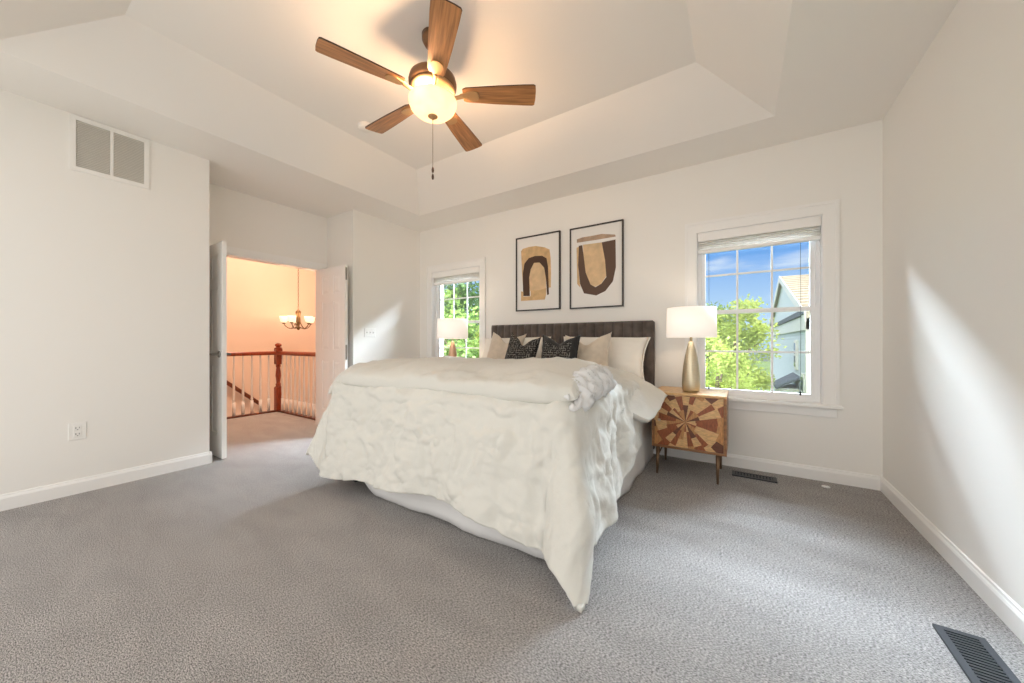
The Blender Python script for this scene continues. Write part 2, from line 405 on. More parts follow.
# door leaves, six-panel half doors
def door_leaf(name, x0, y0, x1, y1, label, hand):
    """leaf from the hinge (x0,y0) to the free edge (x1,y1)"""
    r = sroot(name, label, 'door', (x0, y0, 0))
    d = Vector((x1 - x0, y1 - y0, 0)); Lg = d.length; d.normalize(); n = Vector((-d.y, d.x, 0)); T = .035
    def put(bm):
        for v in bm.verts: v.co = Vector((x0, y0, 0)) + d * v.co.x + n * v.co.y + Vector((0, 0, v.co.z))
    bm = BM()
    Z0, Z1 = .012, 2.03
    st = .105; cols = [(st, Lg / 2 - .045), (Lg / 2 + .045, Lg - st)]; rows = [(.24, .86), (1.0, 1.60), (1.70, 1.92)]
    box(bm, 0, Lg, -T / 2 + .007, T / 2 - .007, Z0, Z1)
    xb = [0, cols[0][0], cols[0][1], cols[1][0], cols[1][1], Lg]; zb = [Z0, .24, .86, 1.0, 1.60, 1.70, 1.92, Z1]
    for sgn in (-1, 1):
        ya, yb = (T / 2 - .007, T / 2) if sgn > 0 else (-T / 2, -T / 2 + .007)
        for a in (0, 2, 4): box(bm, xb[a], xb[a + 1], ya, yb, Z0, Z1)
        for cidx in (1, 3):
            for a in (0, 2, 4, 6): box(bm, xb[cidx], xb[cidx + 1], ya, yb, zb[a], zb[a + 1])
    put(bm); obj('door_slab', bm, M['door'], r)
    for (a, b) in cols:
        for (zl, zh) in rows:
            bm = BM()
            for sgn in (-1, 1):
                yb = sgn * (T / 2 - .007)
                o_ = [(a + .012, zl + .012), (b - .012, zl + .012), (b - .012, zh - .012), (a + .012, zh - .012)]
                i_ = [(a + .04, zl + .04), (b - .04, zl + .04), (b - .04, zh - .04), (a + .04, zh - .04)]
                vo = [bm.verts.new((x, yb, z)) for x, z in o_]; vi = [bm.verts.new((x, yb + sgn * .006, z)) for x, z in i_]
                for k in range(4): bm.faces.new((vo[k], vo[(k + 1) % 4], vi[(k + 1) % 4], vi[k]))
                bm.faces.new(vi)
            put(bm); obj('door_panel', bm, M['door'], r)
    if hand:
        for sgn in (-1, 1):
            bm = BM(); lathe(bm, [(.001, 0), (.030, 0), (.030, .006), (.026, .010), (.011, .012), (.011, .050), (.001, .050)], (0, 0, 0), 20, axis='Y')
            tube(bm, [(0, .045, 0), (-.02, .050, 0), (-.06, .052, .003), (-.115, .048, -.002)], [.010, .010, .008, .006])
            for v in bm.verts: v.co = Vector((Lg - .06 + v.co.x, sgn * (T / 2 + v.co.y), .98 + v.co.z))
            put(bm); obj('door_handle', bm, M['nickel'], r, True)['label'] = 'satin nickel lever handle'
    else:
        for z0, z1 in ((.88, 1.06), (1.85, 2.0)):
            bm = BM(); box(bm, Lg - .001, Lg + .002, -.011, .011, z0, z1, .0005); box(bm, Lg, Lg + .006, -.005, .005, (z0 + z1) / 2 - .012, (z0 + z1) / 2 + .012, .001)
            put(bm); obj('flush_bolt', bm, M['nickel'], r)
    for z in (.2, 1.0, 1.8):
        bm = BM(); tube(bm, [(-.004, T / 2, z), (-.004, T / 2, z + .09)], .007, 8); put(bm); obj('hinge', bm, M['nickel'], r)
    return r
door_leaf('door_1', -4.60, 1.2855, -4.022, 1.2875, 'open white panelled door leaf with a lever handle next to the grille wall', True)
door_leaf('door_2', -4.60, 2.474, -4.012, 2.487, 'open white panelled door leaf without handle nearer the bed', False)

# ================================================================ windows
def window(n, x0, x1, label):
    r = sroot('window_%d' % n, label, 'window', ((x0 + x1) / 2, YB, ZS))
    cw = .085
    bm = BM(); yb = YB
    ushape(bm, 'Y', x0 - cw, x1 + cw, ZS, ZH + cw, cw, cw, yb - .018, yb)
    ushape(bm, 'Y', x0 - cw - .012, x1 + cw + .012, ZS, ZH + cw + .012, .022, .022, yb - .026, yb - .001)
    obj('window_casing', bm, M['trim'], r)
    bm = BM(); box(bm, x0 - cw - .03, x1 + cw + .03, yb - .055, yb, ZS - .028, ZS, .008); box(bm, x0, x1, yb - .002, yb + .10, ZS - .028, ZS); obj('window_sill', bm, M['trim'], r)
    bm = BM(); box(bm, x0 - cw, x1 + cw, yb - .014, yb, ZS - .10, ZS - .028, .004); obj('window_apron', bm, M['trim'], r)
    bm = BM()
    ring(bm, 'Y', x0, x1, ZS, ZH, .03, .03, .025, .03, yb + .0601, yb + WT + .02)
    ushape(bm, 'Y', x0 - .0005, x1 + .0005, ZS, ZH + .0005, .006, .006, yb - .002, yb + .06)
    obj('window_frame', bm, M['vinyl'], r)
    zm = 1.37
    for (za, zb, yo) in ((zm - .018, ZH - .03, .095), (ZS + .025, zm + .018, .065)):
        y0, y1 = yb + yo, yb + yo + .03; s0, s1 = x0 + .03, x1 - .03; sw = .034
        bm = BM(); ring(bm, 'Y', s0, s1, za, zb, sw, sw, .038, .036, y0, y1)
        sash = obj('sash', bm, M['vinyl'], r)
        bm = BM(); g0, g1 = s0 + sw, s1 - sw; h0, h1 = za + .038, zb - .036
        for k in (1, 2):
            x = g0 + (g1 - g0) * k / 3; box(bm, x - .008, x + .008, y0 + .010, y1 - .010, h0, h1)
        zz = (h0 + h1) / 2; box(bm, g0, g1, y0 + .0085, y1 - .0085, zz - .008, zz + .008)
        obj('grille', bm, M['vinyl'], sash)
        bm = BM(); box(bm, g0 - .01, g1 + .01, y0 + .012, y0 + .016, h0 - .01, h1 + .01); obj('pane', bm, M['glass'], sash)
    return r
window(1, *WIN1, 'white double hung window behind the lamp at the far side of the bed')
window(2, *WIN2, 'white double hung window over the nightstand with view of the neighbouring house')

def window_shade(x0, x1, label):
    r = thing('window_shade', label, 'window shade', ((x0 + x1) / 2, YB + .03, ZH - .006), 'raised shades in the window heads')
    a, b = x0 + .008, x1 - .008
    bm = BM(); box(bm, a, b, YB - .002, YB + .045, 2.055, ZH - .007, .004); obj('head_rail', bm, M['trim'], r)
    bm = BM(); box(bm, a + .002, b - .002, YB - .012, YB - .003, 2.018, ZH - .008, .003); obj('valance', bm, M['trim'], r)
    bm = BM(); nx = 40; P = []
    prof = []
    zt, zb = 2.05, 1.935; k = 12
    for q in range(k + 1): prof.append((YB + .004 + (.011 if q % 2 else 0), zt + (zb - zt) * q / k))
    for q in range(k, -1, -1): prof.append((YB + .040 - (.011 if q % 2 else 0), zt + (zb - zt) * q / k))
    for i in range(nx + 1):
        x = a + .004 + (b - a - .008) * i / nx
        P.append([(x, y + .002 * math.sin(x * 31 + z * 90), z + .003 * math.sin(x * 9 + z * 60)) for y, z in prof])
    surf(bm, P, wrap_u=True); obj('folded_fabric', bm, M['shade'], r)
    bm = BM(); box(bm, a + .002, b - .002, YB + .002, YB + .044, 1.912, 1.937, .004); obj('bottom_rail', bm, M['trim'], r)
    for fx in (.10, .86):
        bm = BM(); x = a + (b - a) * fx; tube(bm, [(x, YB + .05, 1.92), (x + .002, YB + .051, 1.3), (x, YB + .05, .68)], .0013, 6)
        lathe(bm, [(.0012, .0), (.006, -.006), (.007, -.03), (.001, -.035)], (x, YB + .05, .69), 10); obj('lift_cord', bm, M['register'], r)
    return r
window_shade(*WIN1, 'raised off white shade at the head of the far window beyond the bed')
window_shade(*WIN2, 'raised off white shade at the head of the window above the nightstand')

# ================================================================ hallway beyond the doors
bm = BM(); box(bm, -7.45, -7.35, -.2, 4.9, -2.9, 4.0)
struct(obj('wall_stairwell', bm, M['hallwall']), 'peach lit stairwell wall beyond the landing', 'wall')
bm = BM(); box(bm, -7.45, XA - .12, 4.8, 4.9, -2.9, 4.0); box(bm, -4.75, -4.73, 2.70, 4.8, -2.9, 4.0)
struct(obj('wall_foyer', bm, M['hallwall']), 'peach foyer wall past the railing', 'wall')
bm = BM(); box(bm, -7.45, XA - .12, -.3, -.2, -2.9, 4.0)
struct(obj('wall_landing', bm, M['hallwall']), 'end wall of the landing outside the view', 'wall')
bm = BM(); box(bm, -4.735, -4.731, -.2, 1.17, 0, 4.0); box(bm, -4.735, -4.731, 2.54, 2.70, 0, 4.0); box(bm, -4.735, -4.731, 1.17, 2.54, 2.13, 4.0); box(bm, -4.73, -4.60, -.55, 4.9, 3.15, 4.0)
struct(obj('wall_hallside', bm, M['hallwall']), 'landing face of the doorway wall', 'wall')
bm = BM(); box(bm, -7.45, -4.6, -.3, 4.9, 3.9, 4.0)
struct(obj('ceiling_foyer', bm, M['ceiling']), 'high foyer ceiling over the stairwell', 'ceiling')
bm = BM(); box(bm, -7.45, -4.73, -.3, 4.9, -2.95, -2.9)
struct(obj('floor_foyer', bm, M['woodB']), 'foyer floor below the stairwell', 'floor')
bm = BM(); box(bm, -6.205, -6.20, -.2, 2.70, -.35, -.002); box(bm, -6.205, -4.75, 2.70, 2.705, -.35, -.002)
struct(obj('trim_2', bm, M['trim']), 'white fascia board at the landing edge', 'fascia')

NX, NY = -6.13, 2.655
rail = thing('stair_railing', 'landing railing with cherry handrail, turned newel and white balusters', 'railing', (NX, NY, 0))
bm = BM()
box(bm, NX - .045, NX + .045, NY - .045, NY + .045, 0, .38, .006)
lathe(bm, [(.043, .375), (.045, .39), (.034, .40), (.030, .41), (.040, .425), (.026, .445), (.030, .50), (.038, .56), (.034, .62), (.025, .69), (.036, .715), (.028, .73), (.043, .745)], (NX, NY, 0), 20)
box(bm, NX - .045, NX + .045, NY - .045, NY + .045, .74, .985, .006)
lathe(bm, [(.045, .98), (.055, .99), (.055, 1.0), (.032, 1.008), (.028, 1.015), (.044, 1.03), (.047, 1.045), (.040, 1.06), (.02, 1.072), (.001, 1.075)], (NX, NY, 0), 20)
obj('newel_post', bm, M['cherry'], rail, False)
def hand_prof(): return [(-.03, 0), (.03, 0), (.034, .02), (.030, .045), (.018, .058), (-.018, .058), (-.030, .045), (-.034, .02)]
bm = BM(); prism(bm, [(NX + a, -.18, .89 + z) for a, z in hand_prof()], (0, NY - .045 + .18, 0)); obj('handrail', bm, M['cherry'], rail)
bm = BM(); prism(bm, [(NX + .045, NY + a, .89 + z) for a, z in hand_prof()], (1.32, 0, 0)); obj('handrail', bm, M['cherry'], rail)
bm = BM(); box(bm, NX - .035, NX + .035, -.18, NY - .046, 0, .022, .004); obj('shoe_rail', bm, M['darkrail'], rail)
bm = BM(); box(bm, NX + .046, -4.77, NY - .035, NY + .035, 0, .022, .004); obj('shoe_rail', bm, M['darkrail'], rail)
def baluster(x, y):
    bm = BM()
    box(bm, x - .016, x + .016, y - .016, y + .016, .022, .22)
    lathe(bm, [(.016, .22), (.012, .235), (.018, .25), (.012, .265), (.0155, .32), (.0145, .45), (.010, .885), (.010, .895)], (x, y, 0), 10)
    obj('baluster', bm, M['trim'], rail, True)
y = NY - .135
while y > .0: baluster(NX, y); y -= .112
x = NX + .14
while x < -4.80: baluster(x, NY); x += .13

# stair handrail on the stairwell wall
sh = thing('stair_handrail', 'dark sloping handrail on the stairwell wall behind the balusters', 'handrail', (-7.30, 2.85, -.02))
p0, p1 = Vector((-7.29, .6, 1.96)), Vector((-7.29, 2.85, -.02))
bm = BM(); d = (p1 - p0); up = Vector((0, .66, .75)); sd_ = Vector((1, 0, 0))
prism(bm, [p0 + sd_ * a * .75 + up * (z - .03) for a, z in hand_prof()], d); obj('rail', bm, M['darkrail'], sh)
for f in (.25, .6, .96):
    bm = BM(); c_ = p0 + d * f; tube(bm, [c_ - up * .02, c_ + Vector((-.02, .0, -.06)), c_ + Vector((-.06, 0, -.06))], .007, 8); obj('bracket', bm, M['chandbrass'], sh)

# chandelier
CX, CY = -6.72, 3.24
ch = thing('chandelier', 'brass chandelier with upturned glass shades hanging in the foyer', 'chandelier', (CX, CY, 3.9))
bm = BM(); lathe(bm, [(.001, 3.84), (.03, 3.845), (.06, 3.88), (.065, 3.9)], (CX, CY, 0), 20); obj('canopy', bm, M['chandbrass'], ch, True)
bm = BM()
z = 1.70
k = 0
while z < 3.83:
    a = 0 if k % 2 else PI / 2; pts = [(CX + .009 * math.cos(t) * math.cos(a), CY + .009 * math.cos(t) * math.sin(a), z + .022 * math.sin(t) + .02) for t in [2 * PI * q / 10 for q in range(11)]]
    tube(bm, pts, .0028, 5, False); z += .036; k += 1
obj('chain', bm, M['chandbrass'], ch, True)
bm = BM(); lathe(bm, [(0.001, 1.305), (0.014, 1.310), (0.021, 1.325), (0.032, 1.340), (0.034, 1.355), (0.016, 1.370), (0.027, 1.420), (0.037, 1.480), (0.034, 1.560), (0.044, 1.610), (0.044, 1.640), (0.014, 1.670), (0.007, 1.700)], (CX, CY, 0), 20); obj('column', bm, M['chandbrass'], ch, True)
for k in range(5):
    a = R(20 + 72 * k); u = Vector((math.cos(a), math.sin(a), 0)); c0 = Vector((CX, CY, 0))
    bm = BM(); tube(bm, [c0 + u * q + Vector((0, 0, zz)) for q, zz in ((.02, 1.365), (.06, 1.345), (.11, 1.332), (.16, 1.345), (.20, 1.380), (.222, 1.420))], .008, 8)
    tube(bm, [c0 + u * q + Vector((0, 0, zz)) for q, zz in ((.02, 1.520), (.04, 1.440), (.07, 1.380), (.11, 1.338))], .005, 6)
    tip = c0 + u * .222
    lathe(bm, [(.001, 1.415), (.026, 1.420), (.03, 1.430), (.014, 1.445)], (tip.x, tip.y, 0), 14)
    arm = obj('arm', bm, M['chandbrass'], ch, True)
    bm = BM(); lathe(bm, [(.018, 1.438), (.045, 1.455), (.058, 1.480), (.064, 1.520), (.072, 1.550), (.069, 1.550), (.06, 1.520), (.054, 1.483), (.042, 1.462), (.016, 1.444)], (tip.x, tip.y, 0), 20, False); obj('glass_shade', bm, M['chandglass'], arm, True)
    ld = bpy.data.lights.new('chandelier_bulb', 'POINT'); ld.energy = 1.420; ld.color = (1, .62, .36); ld.shadow_soft_size = .03
    lo = bpy.data.objects.new('chandelier_bulb', ld); COL.objects.link(lo); lo.parent = arm; lo.location = Vector((tip.x, tip.y, 1.570)) - base_of(arm)

fd = bpy.data.lights.new('foyer_fill', 'AREA'); fd.shape = 'DISK'; fd.size = 1.2; fd.energy = 94; fd.color = (1, .69, .51)  # added warm fill without a fixture, brightens the landing and stairwell
fo_ = bpy.data.objects.new('foyer_fill', fd); COL.objects.link(fo_); fo_.location = (-5.6, 2.6, 3.85)

# ================================================================ ceiling fan
FX, FY = -1.625, 1.587
fan = thing('ceiling_fan', 'five blade wooden ceiling fan with lit glass bowl', 'ceiling fan', (FX, FY, 3.024))
bm = BM(); lathe(bm, [(.001, 3.023), (.068, 3.023), (.066, 2.99), (.05, 2.96), (.018, 2.95)], (FX, FY, 0), 28); obj('canopy', bm, M['bronze'], fan, True)
bm = BM(); lathe(bm, [(.013, 2.955), (.013, 2.80)], (FX, FY, 0), 16); obj('downrod', bm, M['bronze'], fan, True)
bm = BM(); lathe(bm, [(.014, 2.83), (.035, 2.825), (.05, 2.80), (.11, 2.775), (.142, 2.75), (.148, 2.725), (.146, 2.70), (.135, 2.69)], (FX, FY, 0), 40); obj('motor_housing', bm, M['bronze'], fan, True)
bm = BM(); lathe(bm, [(.134, 2.69), (.137, 2.683), (.134, 2.675), (.122, 2.668), (.10, 2.655), (.08, 2.645), (.07, 2.64), (.07, 2.63), (.085, 2.625), (.085, 2.617), (.02, 2.615)], (FX, FY, 0), 40); obj('flywheel', bm, M['fanlip'], fan, True)
bm = BM(); lathe(bm, [(.144, 2.618), (.149, 2.612), (.147, 2.590), (.136, 2.563), (.108, 2.536), (.065, 2.520), (.01, 2.514), (.01, 2.518), (.064, 2.524), (.105, 2.540), (.132, 2.566), (.143, 2.591), (.141, 2.618), (.144, 2.618)], (FX, FY, 0), 44, False); obj('glass_bowl', bm, M['bowl'], fan, True)
bm = BM(); lathe(bm, [(.001, 2.496), (.008, 2.498), (.010, 2.503), (.022, 2.509), (.03, 2.514), (.03, 2.518), (.001, 2.519)], (FX, FY, 0), 20); obj('finial', bm, M['fanlip'], fan, True)
for ddx, zl, in ((-.004, 2.20), (.006, 2.15)):
    bm = BM(); tube(bm, [(FX + ddx, FY - ddx, 2.495), (FX + ddx, FY - ddx, zl)], .0016, 6)
    pc = obj('pull_chain', bm, M['legmetal'], fan)
    bm = BM(); lathe(bm, [(.001, 0), (.005, -.004), (.008, -.02), (.006, -.034), (.001, -.038)], (FX + ddx, FY - ddx, zl + .002), 12); obj('chain_fob', bm, M['bladeedge'], pc, True)
for k in range(5):
    a = R(33.3 + 72 * k); Rm = Matrix.Rotation(a, 4, 'Z'); T = Matrix.Translation((FX, FY, 2.652)); tilt = Matrix.Rotation(R(-11), 4, 'X')
    prof = [(.190, -.040), (.21, -.050), (.40, -.064), (.57, -.072), (.632, -.073), (.643, -.066), (.647, -.03), (.647, .03), (.643, .066), (.632, .073), (.57, .072), (.40, .064), (.21, .050), (.190, .040)]
    bm = BM(); prism(bm, [(x_, y_, -.004) for x_, y_ in prof], (0, 0, .008))
    for f in bm.faces: f.material_index = 0 if abs(f.normal.z) > .7 or len(f.verts) > 4 else 1
    bl = obj('blade', bm, [M['bladewood'], M['bladeedge']]); bl.parent = fan
    bl.matrix_local = Matrix.Translation(-fan.location) @ T @ Rm @ tilt
    # iron: arm + pad under the blade
    bm = BM()
    pad = [(.17, -.012), (.20, -.02), (.235, -.034), (.262, -.036), (.285, -.026), (.293, 0), (.285, .026), (.262, .036), (.235, .034), (.20, .02), (.17, .012)]
    prism(bm, [(x_, y_, -.012) for x_, y_ in pad], (0, 0, .0075))
    bm2 = BM(); tube(bm2, [(.075, 0, -.03), (.11, 0, -.032), (.15, 0, -.018), (.19, 0, -.009)], [.016, .013, .012, .012], 10); bm2.transform(tilt.inverted())
    me_ = bpy.data.meshes.new('t'); bm2.to_mesh(me_); bm2.free(); bm.from_mesh(me_); bpy.data.meshes.remove(me_)
    bi = obj('blade_iron', bm, M['fanlip']); bi.parent = bl
for k in range(3):
    a = R(40 + 120 * k)
    ld = bpy.data.lights.new('fan_bulb', 'POINT'); ld.energy = 20; ld.color = (1, .62, .35); ld.shadow_soft_size = .025
    lo = bpy.data.objects.new('fan_bulb', ld); COL.objects.link(lo); lo.parent = fan
    lo.location = Vector((FX + .105 * math.cos(a), FY + .105 * math.sin(a), 2.615)) - fan.location

bm = BM(); lathe(bm, [(.001, 2.984), (.05, 2.985), (.062, 2.995), (.065, 3.023), (.001, 3.0235)], (-2.80, 1.92, 0), 28)
tag(obj('smoke_detector', bm, M['ceiling'], None, True), 'small round white smoke detector on the upper ceiling beyond the fan', 'smoke detector')

# ================================================================ wall and floor fittings
g = thing('return_air_grille', 'white two panel return air grille high on the wall', 'vent', (XL, .59, 2.335))
y0, y1, z0, z1 = .386, .793, 2.335, 2.733
bm = BM(); ring(bm, 'X', y0, y1, z0, z1, .03, .03, .03, .03, XL, XL + .009); box(bm, XL, XL + .0085, .582, .598, z0 + .029, z1 - .029)
obj('grille_frame', bm, M['plate'], g)
bm = BM(); box(bm, XL, XL + .0006, y0 + .02, y1 - .02, z0 + .02, z1 - .02); obj('filter', bm, M['duct'], g)
for (a, b) in ((y0 + .03, .582), (.598, y1 - .03)):
    bm = BM(); zz = z0 + .034
    while zz < z1 - .034:
        prism(bm, [(XL + .001, a, zz), (XL + .0075, a, zz - .0065), (XL + .0085, a, zz - .0058), (XL + .002, a, zz + .001)], (0, b - a, 0)); zz += .0125
    obj('louvers', bm, M['grille'], g)

def plate_root(name, label, cat, y, z, w, h):
    r = thing(name, label, cat, (XL, y, z)); bm = BM(); box(bm, XL, XL + .006, y - w / 2, y + w / 2, z - h / 2, z + h / 2, .003); obj('cover_plate', bm, M['plate'], r); return r
o_ = plate_root('wall_outlet', 'white duplex wall outlet low on the wall below the grille', 'outlet', .424, .452, .085, .125)
for dz in (-.022, .022):
    bm = BM(); box(bm, XL + .005, XL + .0085, .424 - .018, .424 + .018, .452 + dz - .016, .452 + dz + .016, .002); rc = obj('receptacle', bm, M['plate'], o_)
    bm = BM()
    for dy, hh in ((-.008, .006), (.008, .005)): box(bm, XL + .0083, XL + .009, .424 + dy - .0018, .424 + dy + .0018, .452 + dz + .002 - hh, .452 + dz + .002 + hh)
    box(bm, XL + .0083, XL + .009, .424 - .003, .424 + .003, .452 + dz - .013, .452 + dz - .008); obj('slot', bm, M['slot'], rc)
s_ = plate_root('light_switch', 'white triple light switch plate beside the open doors', 'light switch', 2.823, 1.215, .165, .115)
for dy in (-.046, 0, .046):
    bm = BM(); prism(bm, [(XL + .005, 2.823 + dy - .005, 1.205), (XL + .008, 2.823 + dy - .005, 1.205), (XL + .016, 2.823 + dy - .005, 1.222), (XL + .014, 2.823 + dy - .005, 1.228), (XL + .005, 2.823 + dy - .005, 1.224)], (0, .01, 0)); obj('toggle', bm, M['plate'], s_)

def floor_register(x0, x1, y0, y1, label, bars_along_x, n):
    r = thing('floor_register', label, 'floor vent', ((x0 + x1) / 2, (y0 + y1) / 2, 0), 'floor registers in the carpet')
    fw = .022; bm = BM(); zt = .011
    ring(bm, 'Z', x0, x1, y0, y1, fw, fw, fw, fw, 0, zt); obj('register_frame', bm, M['register'], r)
    bm = BM(); box(bm, x0 + fw - .003, x1 - fw + .003, y0 + fw - .003, y1 - fw + .003, .0005, .003); obj('duct_opening', bm, M['void'], r)
    bm = BM()
    if bars_along_x:
        L_ = y1 - y0 - 2 * fw
        for k in range(n): yy = y0 + fw + L_ * (k + .5) / n; box(bm, x0 + fw - .002, x1 - fw + .002, yy - L_ / n * .25, yy + L_ / n * .25, .003, .009)
    else:
        L_ = x1 - x0 - 2 * fw
        for k in range(n): xx = x0 + fw + L_ * (k + .5) / n; box(bm, xx - L_ / n * .25, xx + L_ / n * .25, y0 + fw - .002, y1 - fw + .002, .003, .009)
        box(bm, x0 + fw, x1 - fw, (y0 + y1) / 2 - .004, (y0 + y1) / 2 + .004, .003, .0095)
    obj('louvers', bm, M['register'], r)
floor_register(.622, .752, 1.70, 2.028, 'dark floor register in the carpet near the right wall', True, 18)
floor_register(-.06, .24, 3.405, 3.515, 'dark floor register in the carpet under the window beside the nightstand', False, 12)
bm = BM(); bmesh.ops.create_icosphere(bm, subdivisions=2, radius=1)
for v in bm.verts: v.co = Vector((.537 + v.co.x * .028 + .006 * noise.noise(v.co * 2), 3.50 + v.co.y * .016 + .006 * noise.noise(v.co * 3), max(.002, .009 + v.co.z * .009)))
tag(obj('paper_scrap', bm, M['scrap'], None, True), 'tiny white paper scrap on the carpet near the baseboard', 'scrap')

# ================================================================ pictures
def picture(x0, x1, z0, z1, label, shapes, zx0, zx1, t0, t1, b0, b1):
    r = thing('framed_picture', label, 'picture', ((x0 + x1) / 2, YB, z0), 'abstract prints over the headboard')
    fw, dp = .014, .026
    bm = BM()
    ring(bm, 'Y', x0, x1, z0, z1, fw, fw, fw, fw, YB - dp, YB)
    obj('frame', bm, M['black'], r)
    bm = BM(); box(bm, x0 + fw - .001, x1 - fw + .001, YB - .014, YB - .006, z0 + fw - .001, z1 - fw + .001); pp = obj('paper', bm, M['paper'], r)
    for k, (nm, m_, pts) in enumerate(shapes):
        bm = BM(); out = []
        for (px, py) in pts:
            u = (px - zx0) / (zx1 - zx0); zt = t0 + (t1 - t0) * u; zb = b0 + (b1 - b0) * u; v = (py - zt) / (zb - zt)
            out.append((x0 + u * (x1 - x0), YB - .0142 - .0004 * k, z1 - v * (z1 - z0)))
        prism(bm, out, (0, .0003, 0)); obj(nm, bm, M[m_], pp)
picture(-2.312, -1.719, 1.468, 2.362, 'framed abstract print with a dark arch, the one nearer the far window', [
    ('painted_block', 'tan', [(120, 290), (130, 276), (165, 266), (205, 261), (255, 270), (281, 283), (287, 330), (289, 420), (288, 497), (266, 500), (262, 420), (170, 420), (168, 520), (133, 524), (125, 400)]),
    ('painted_block', 'tan2', [(186, 362), (215, 350), (240, 368), (258, 400), (262, 450), (262, 538), (200, 542), (172, 515), (165, 430)]),
    ('painted_arch', 'umber', [(132, 545), (130, 420), (140, 360), (165, 330), (200, 318), (240, 317), (265, 332), (273, 380), (278, 536), (268, 540), (262, 450), (252, 385), (226, 355), (195, 357), (176, 395), (168, 440), (172, 545)]),
    ('painted_block', 'tan', [(120, 518), (134, 520), (134, 548), (176, 546), (176, 514), (225, 512), (264, 500), (262, 540), (256, 565), (120, 573)])], 91, 338, 218, 178, 633, 620)
picture(-1.600, -1.009, 1.461, 2.355, 'framed abstract print with a dark brown U shape, nearer the right hand window', [
    ('painted_block', 'taupe', [(438, 222), (470, 210), (530, 200), (580, 190), (652, 194), (655, 205), (560, 222), (438, 241)]),
    ('painted_block', 'tan', [(436, 270), (452, 262), (448, 400), (458, 495), (440, 475)]),
    ('painted_block', 'tan2', [(474, 252), (580, 238), (598, 340), (605, 430), (575, 475), (540, 492), (515, 478), (490, 410), (478, 330)]),
    ('painted_arch', 'brown', [(450, 258), (470, 254), (480, 330), (490, 410), (518, 478), (545, 493), (578, 473), (605, 435), (598, 340), (580, 238), (654, 222), (656, 380), (640, 460), (600, 515), (550, 540), (480, 528), (457, 475), (446, 370)])], 397, 695, 165, 108, 618, 603)

# ================================================================ bed
BX0, BX1, BY0 = -2.645, -.715, 1.58
bed = thing('bed', 'king bed with charcoal channel tufted headboard and white skirt', 'bed', (-1.68, 2.6, 0))
# headboard with vertical channels
bm = BM(); box(bm, -2.655, -.700, 3.605, 3.655, .05, 1.30, .015); hb = obj('headboard', bm, M['velvet'], bed)
nch = 20; w = (1.955 - .02) / nch
bm = BM(); P = []
nseg = nch * 8
rows_ = [(.25, 0), (.26, 1), (1.0, 1), (1.27, 1), (1.295, .8), (1.305, .3), (1.306, 0)]
for z_, f_ in rows_:
    row = []
    for i in range(nseg + 1):
        u = i / 8.0; fr_ = u - math.floor(u); bul = math.sqrt(max(0, 1 - (2 * fr_ - 1) ** 2))
        row.append((-2.655 + .01 + w * u, 3.608 - (.012 + .030 * bul) * f_, z_))
    P.append(row)
surf(bm, P); obj('tufted_channels', bm, M['velvet'], hb, True)
bm = BM(); box(bm, BX0 + .03, BX1 - .06, BY0 + .02, 3.56, .30, .715, .06, 4); obj('mattress', bm, M['sheet'], bed, True)
bm = BM(); box(bm, BX0 + .03, BX1 - .03, BY0 + .04, 3.58, .10, .29, .01); obj('box_spring', bm, M['blackfab'], bed)
for (x_, y_) in ((BX0 + .10, 1.66), (BX1 - .11, 1.615), (BX0 + .1, 3.45), (BX1 - .1, 3.45), (-1.68, 1.75)):
    bm = BM(); box(bm, x_ - .02, x_ + .02, y_ - .02, y_ + .02, 0, .03, .004); box(bm, x_ - .012, x_ + .012, y_ - .012, y_ + .012, .03, .12); obj('bed_leg', bm, M['void'], bed)
# skirt
path = []
for k in range(60): path.append((BX0 - .01, 3.55 - (3.55 - BY0) * k / 60, -1, 0))
for k in range(70): path.append((BX0 - .01 + (BX1 - BX0 + .02) * k / 70, BY0 - .01, 0, -1))
for k in range(61): path.append((BX1 + .01, BY0 + (3.55 - BY0) * k / 60, 1, 0))
bm = BM(); P = []
for q in range(11):
    f = q / 10; row = []
    for i, (x_, y_, nx_, ny_) in enumerate(path):
        s = i * .033; wv = .013 * f * (fbm(s * 3.1, 0.3) + .5 * math.sin(s * 11 + 2 * fbm(s, 5)))
        zb = .012
        if ny_ < 0: zb = .012 + .10 * sstep(-2.16, -2.34, x_) + .012 * fbm(s * 2, 7)
        if nx_ < 0: zb = .10
        off = -.008 + .020 * f + wv
        row.append((x_ + nx_ * off, y_ + ny_ * off * (1.0 if ny_ else 0), .42 + (zb - .42) * f))
    P.append(row)
surf(bm, P); sk = obj('bed_skirt', bm, M['skirt'], bed, True)
md = sk.modifiers.new('thick', 'SOLIDIFY'); md.thickness = .004

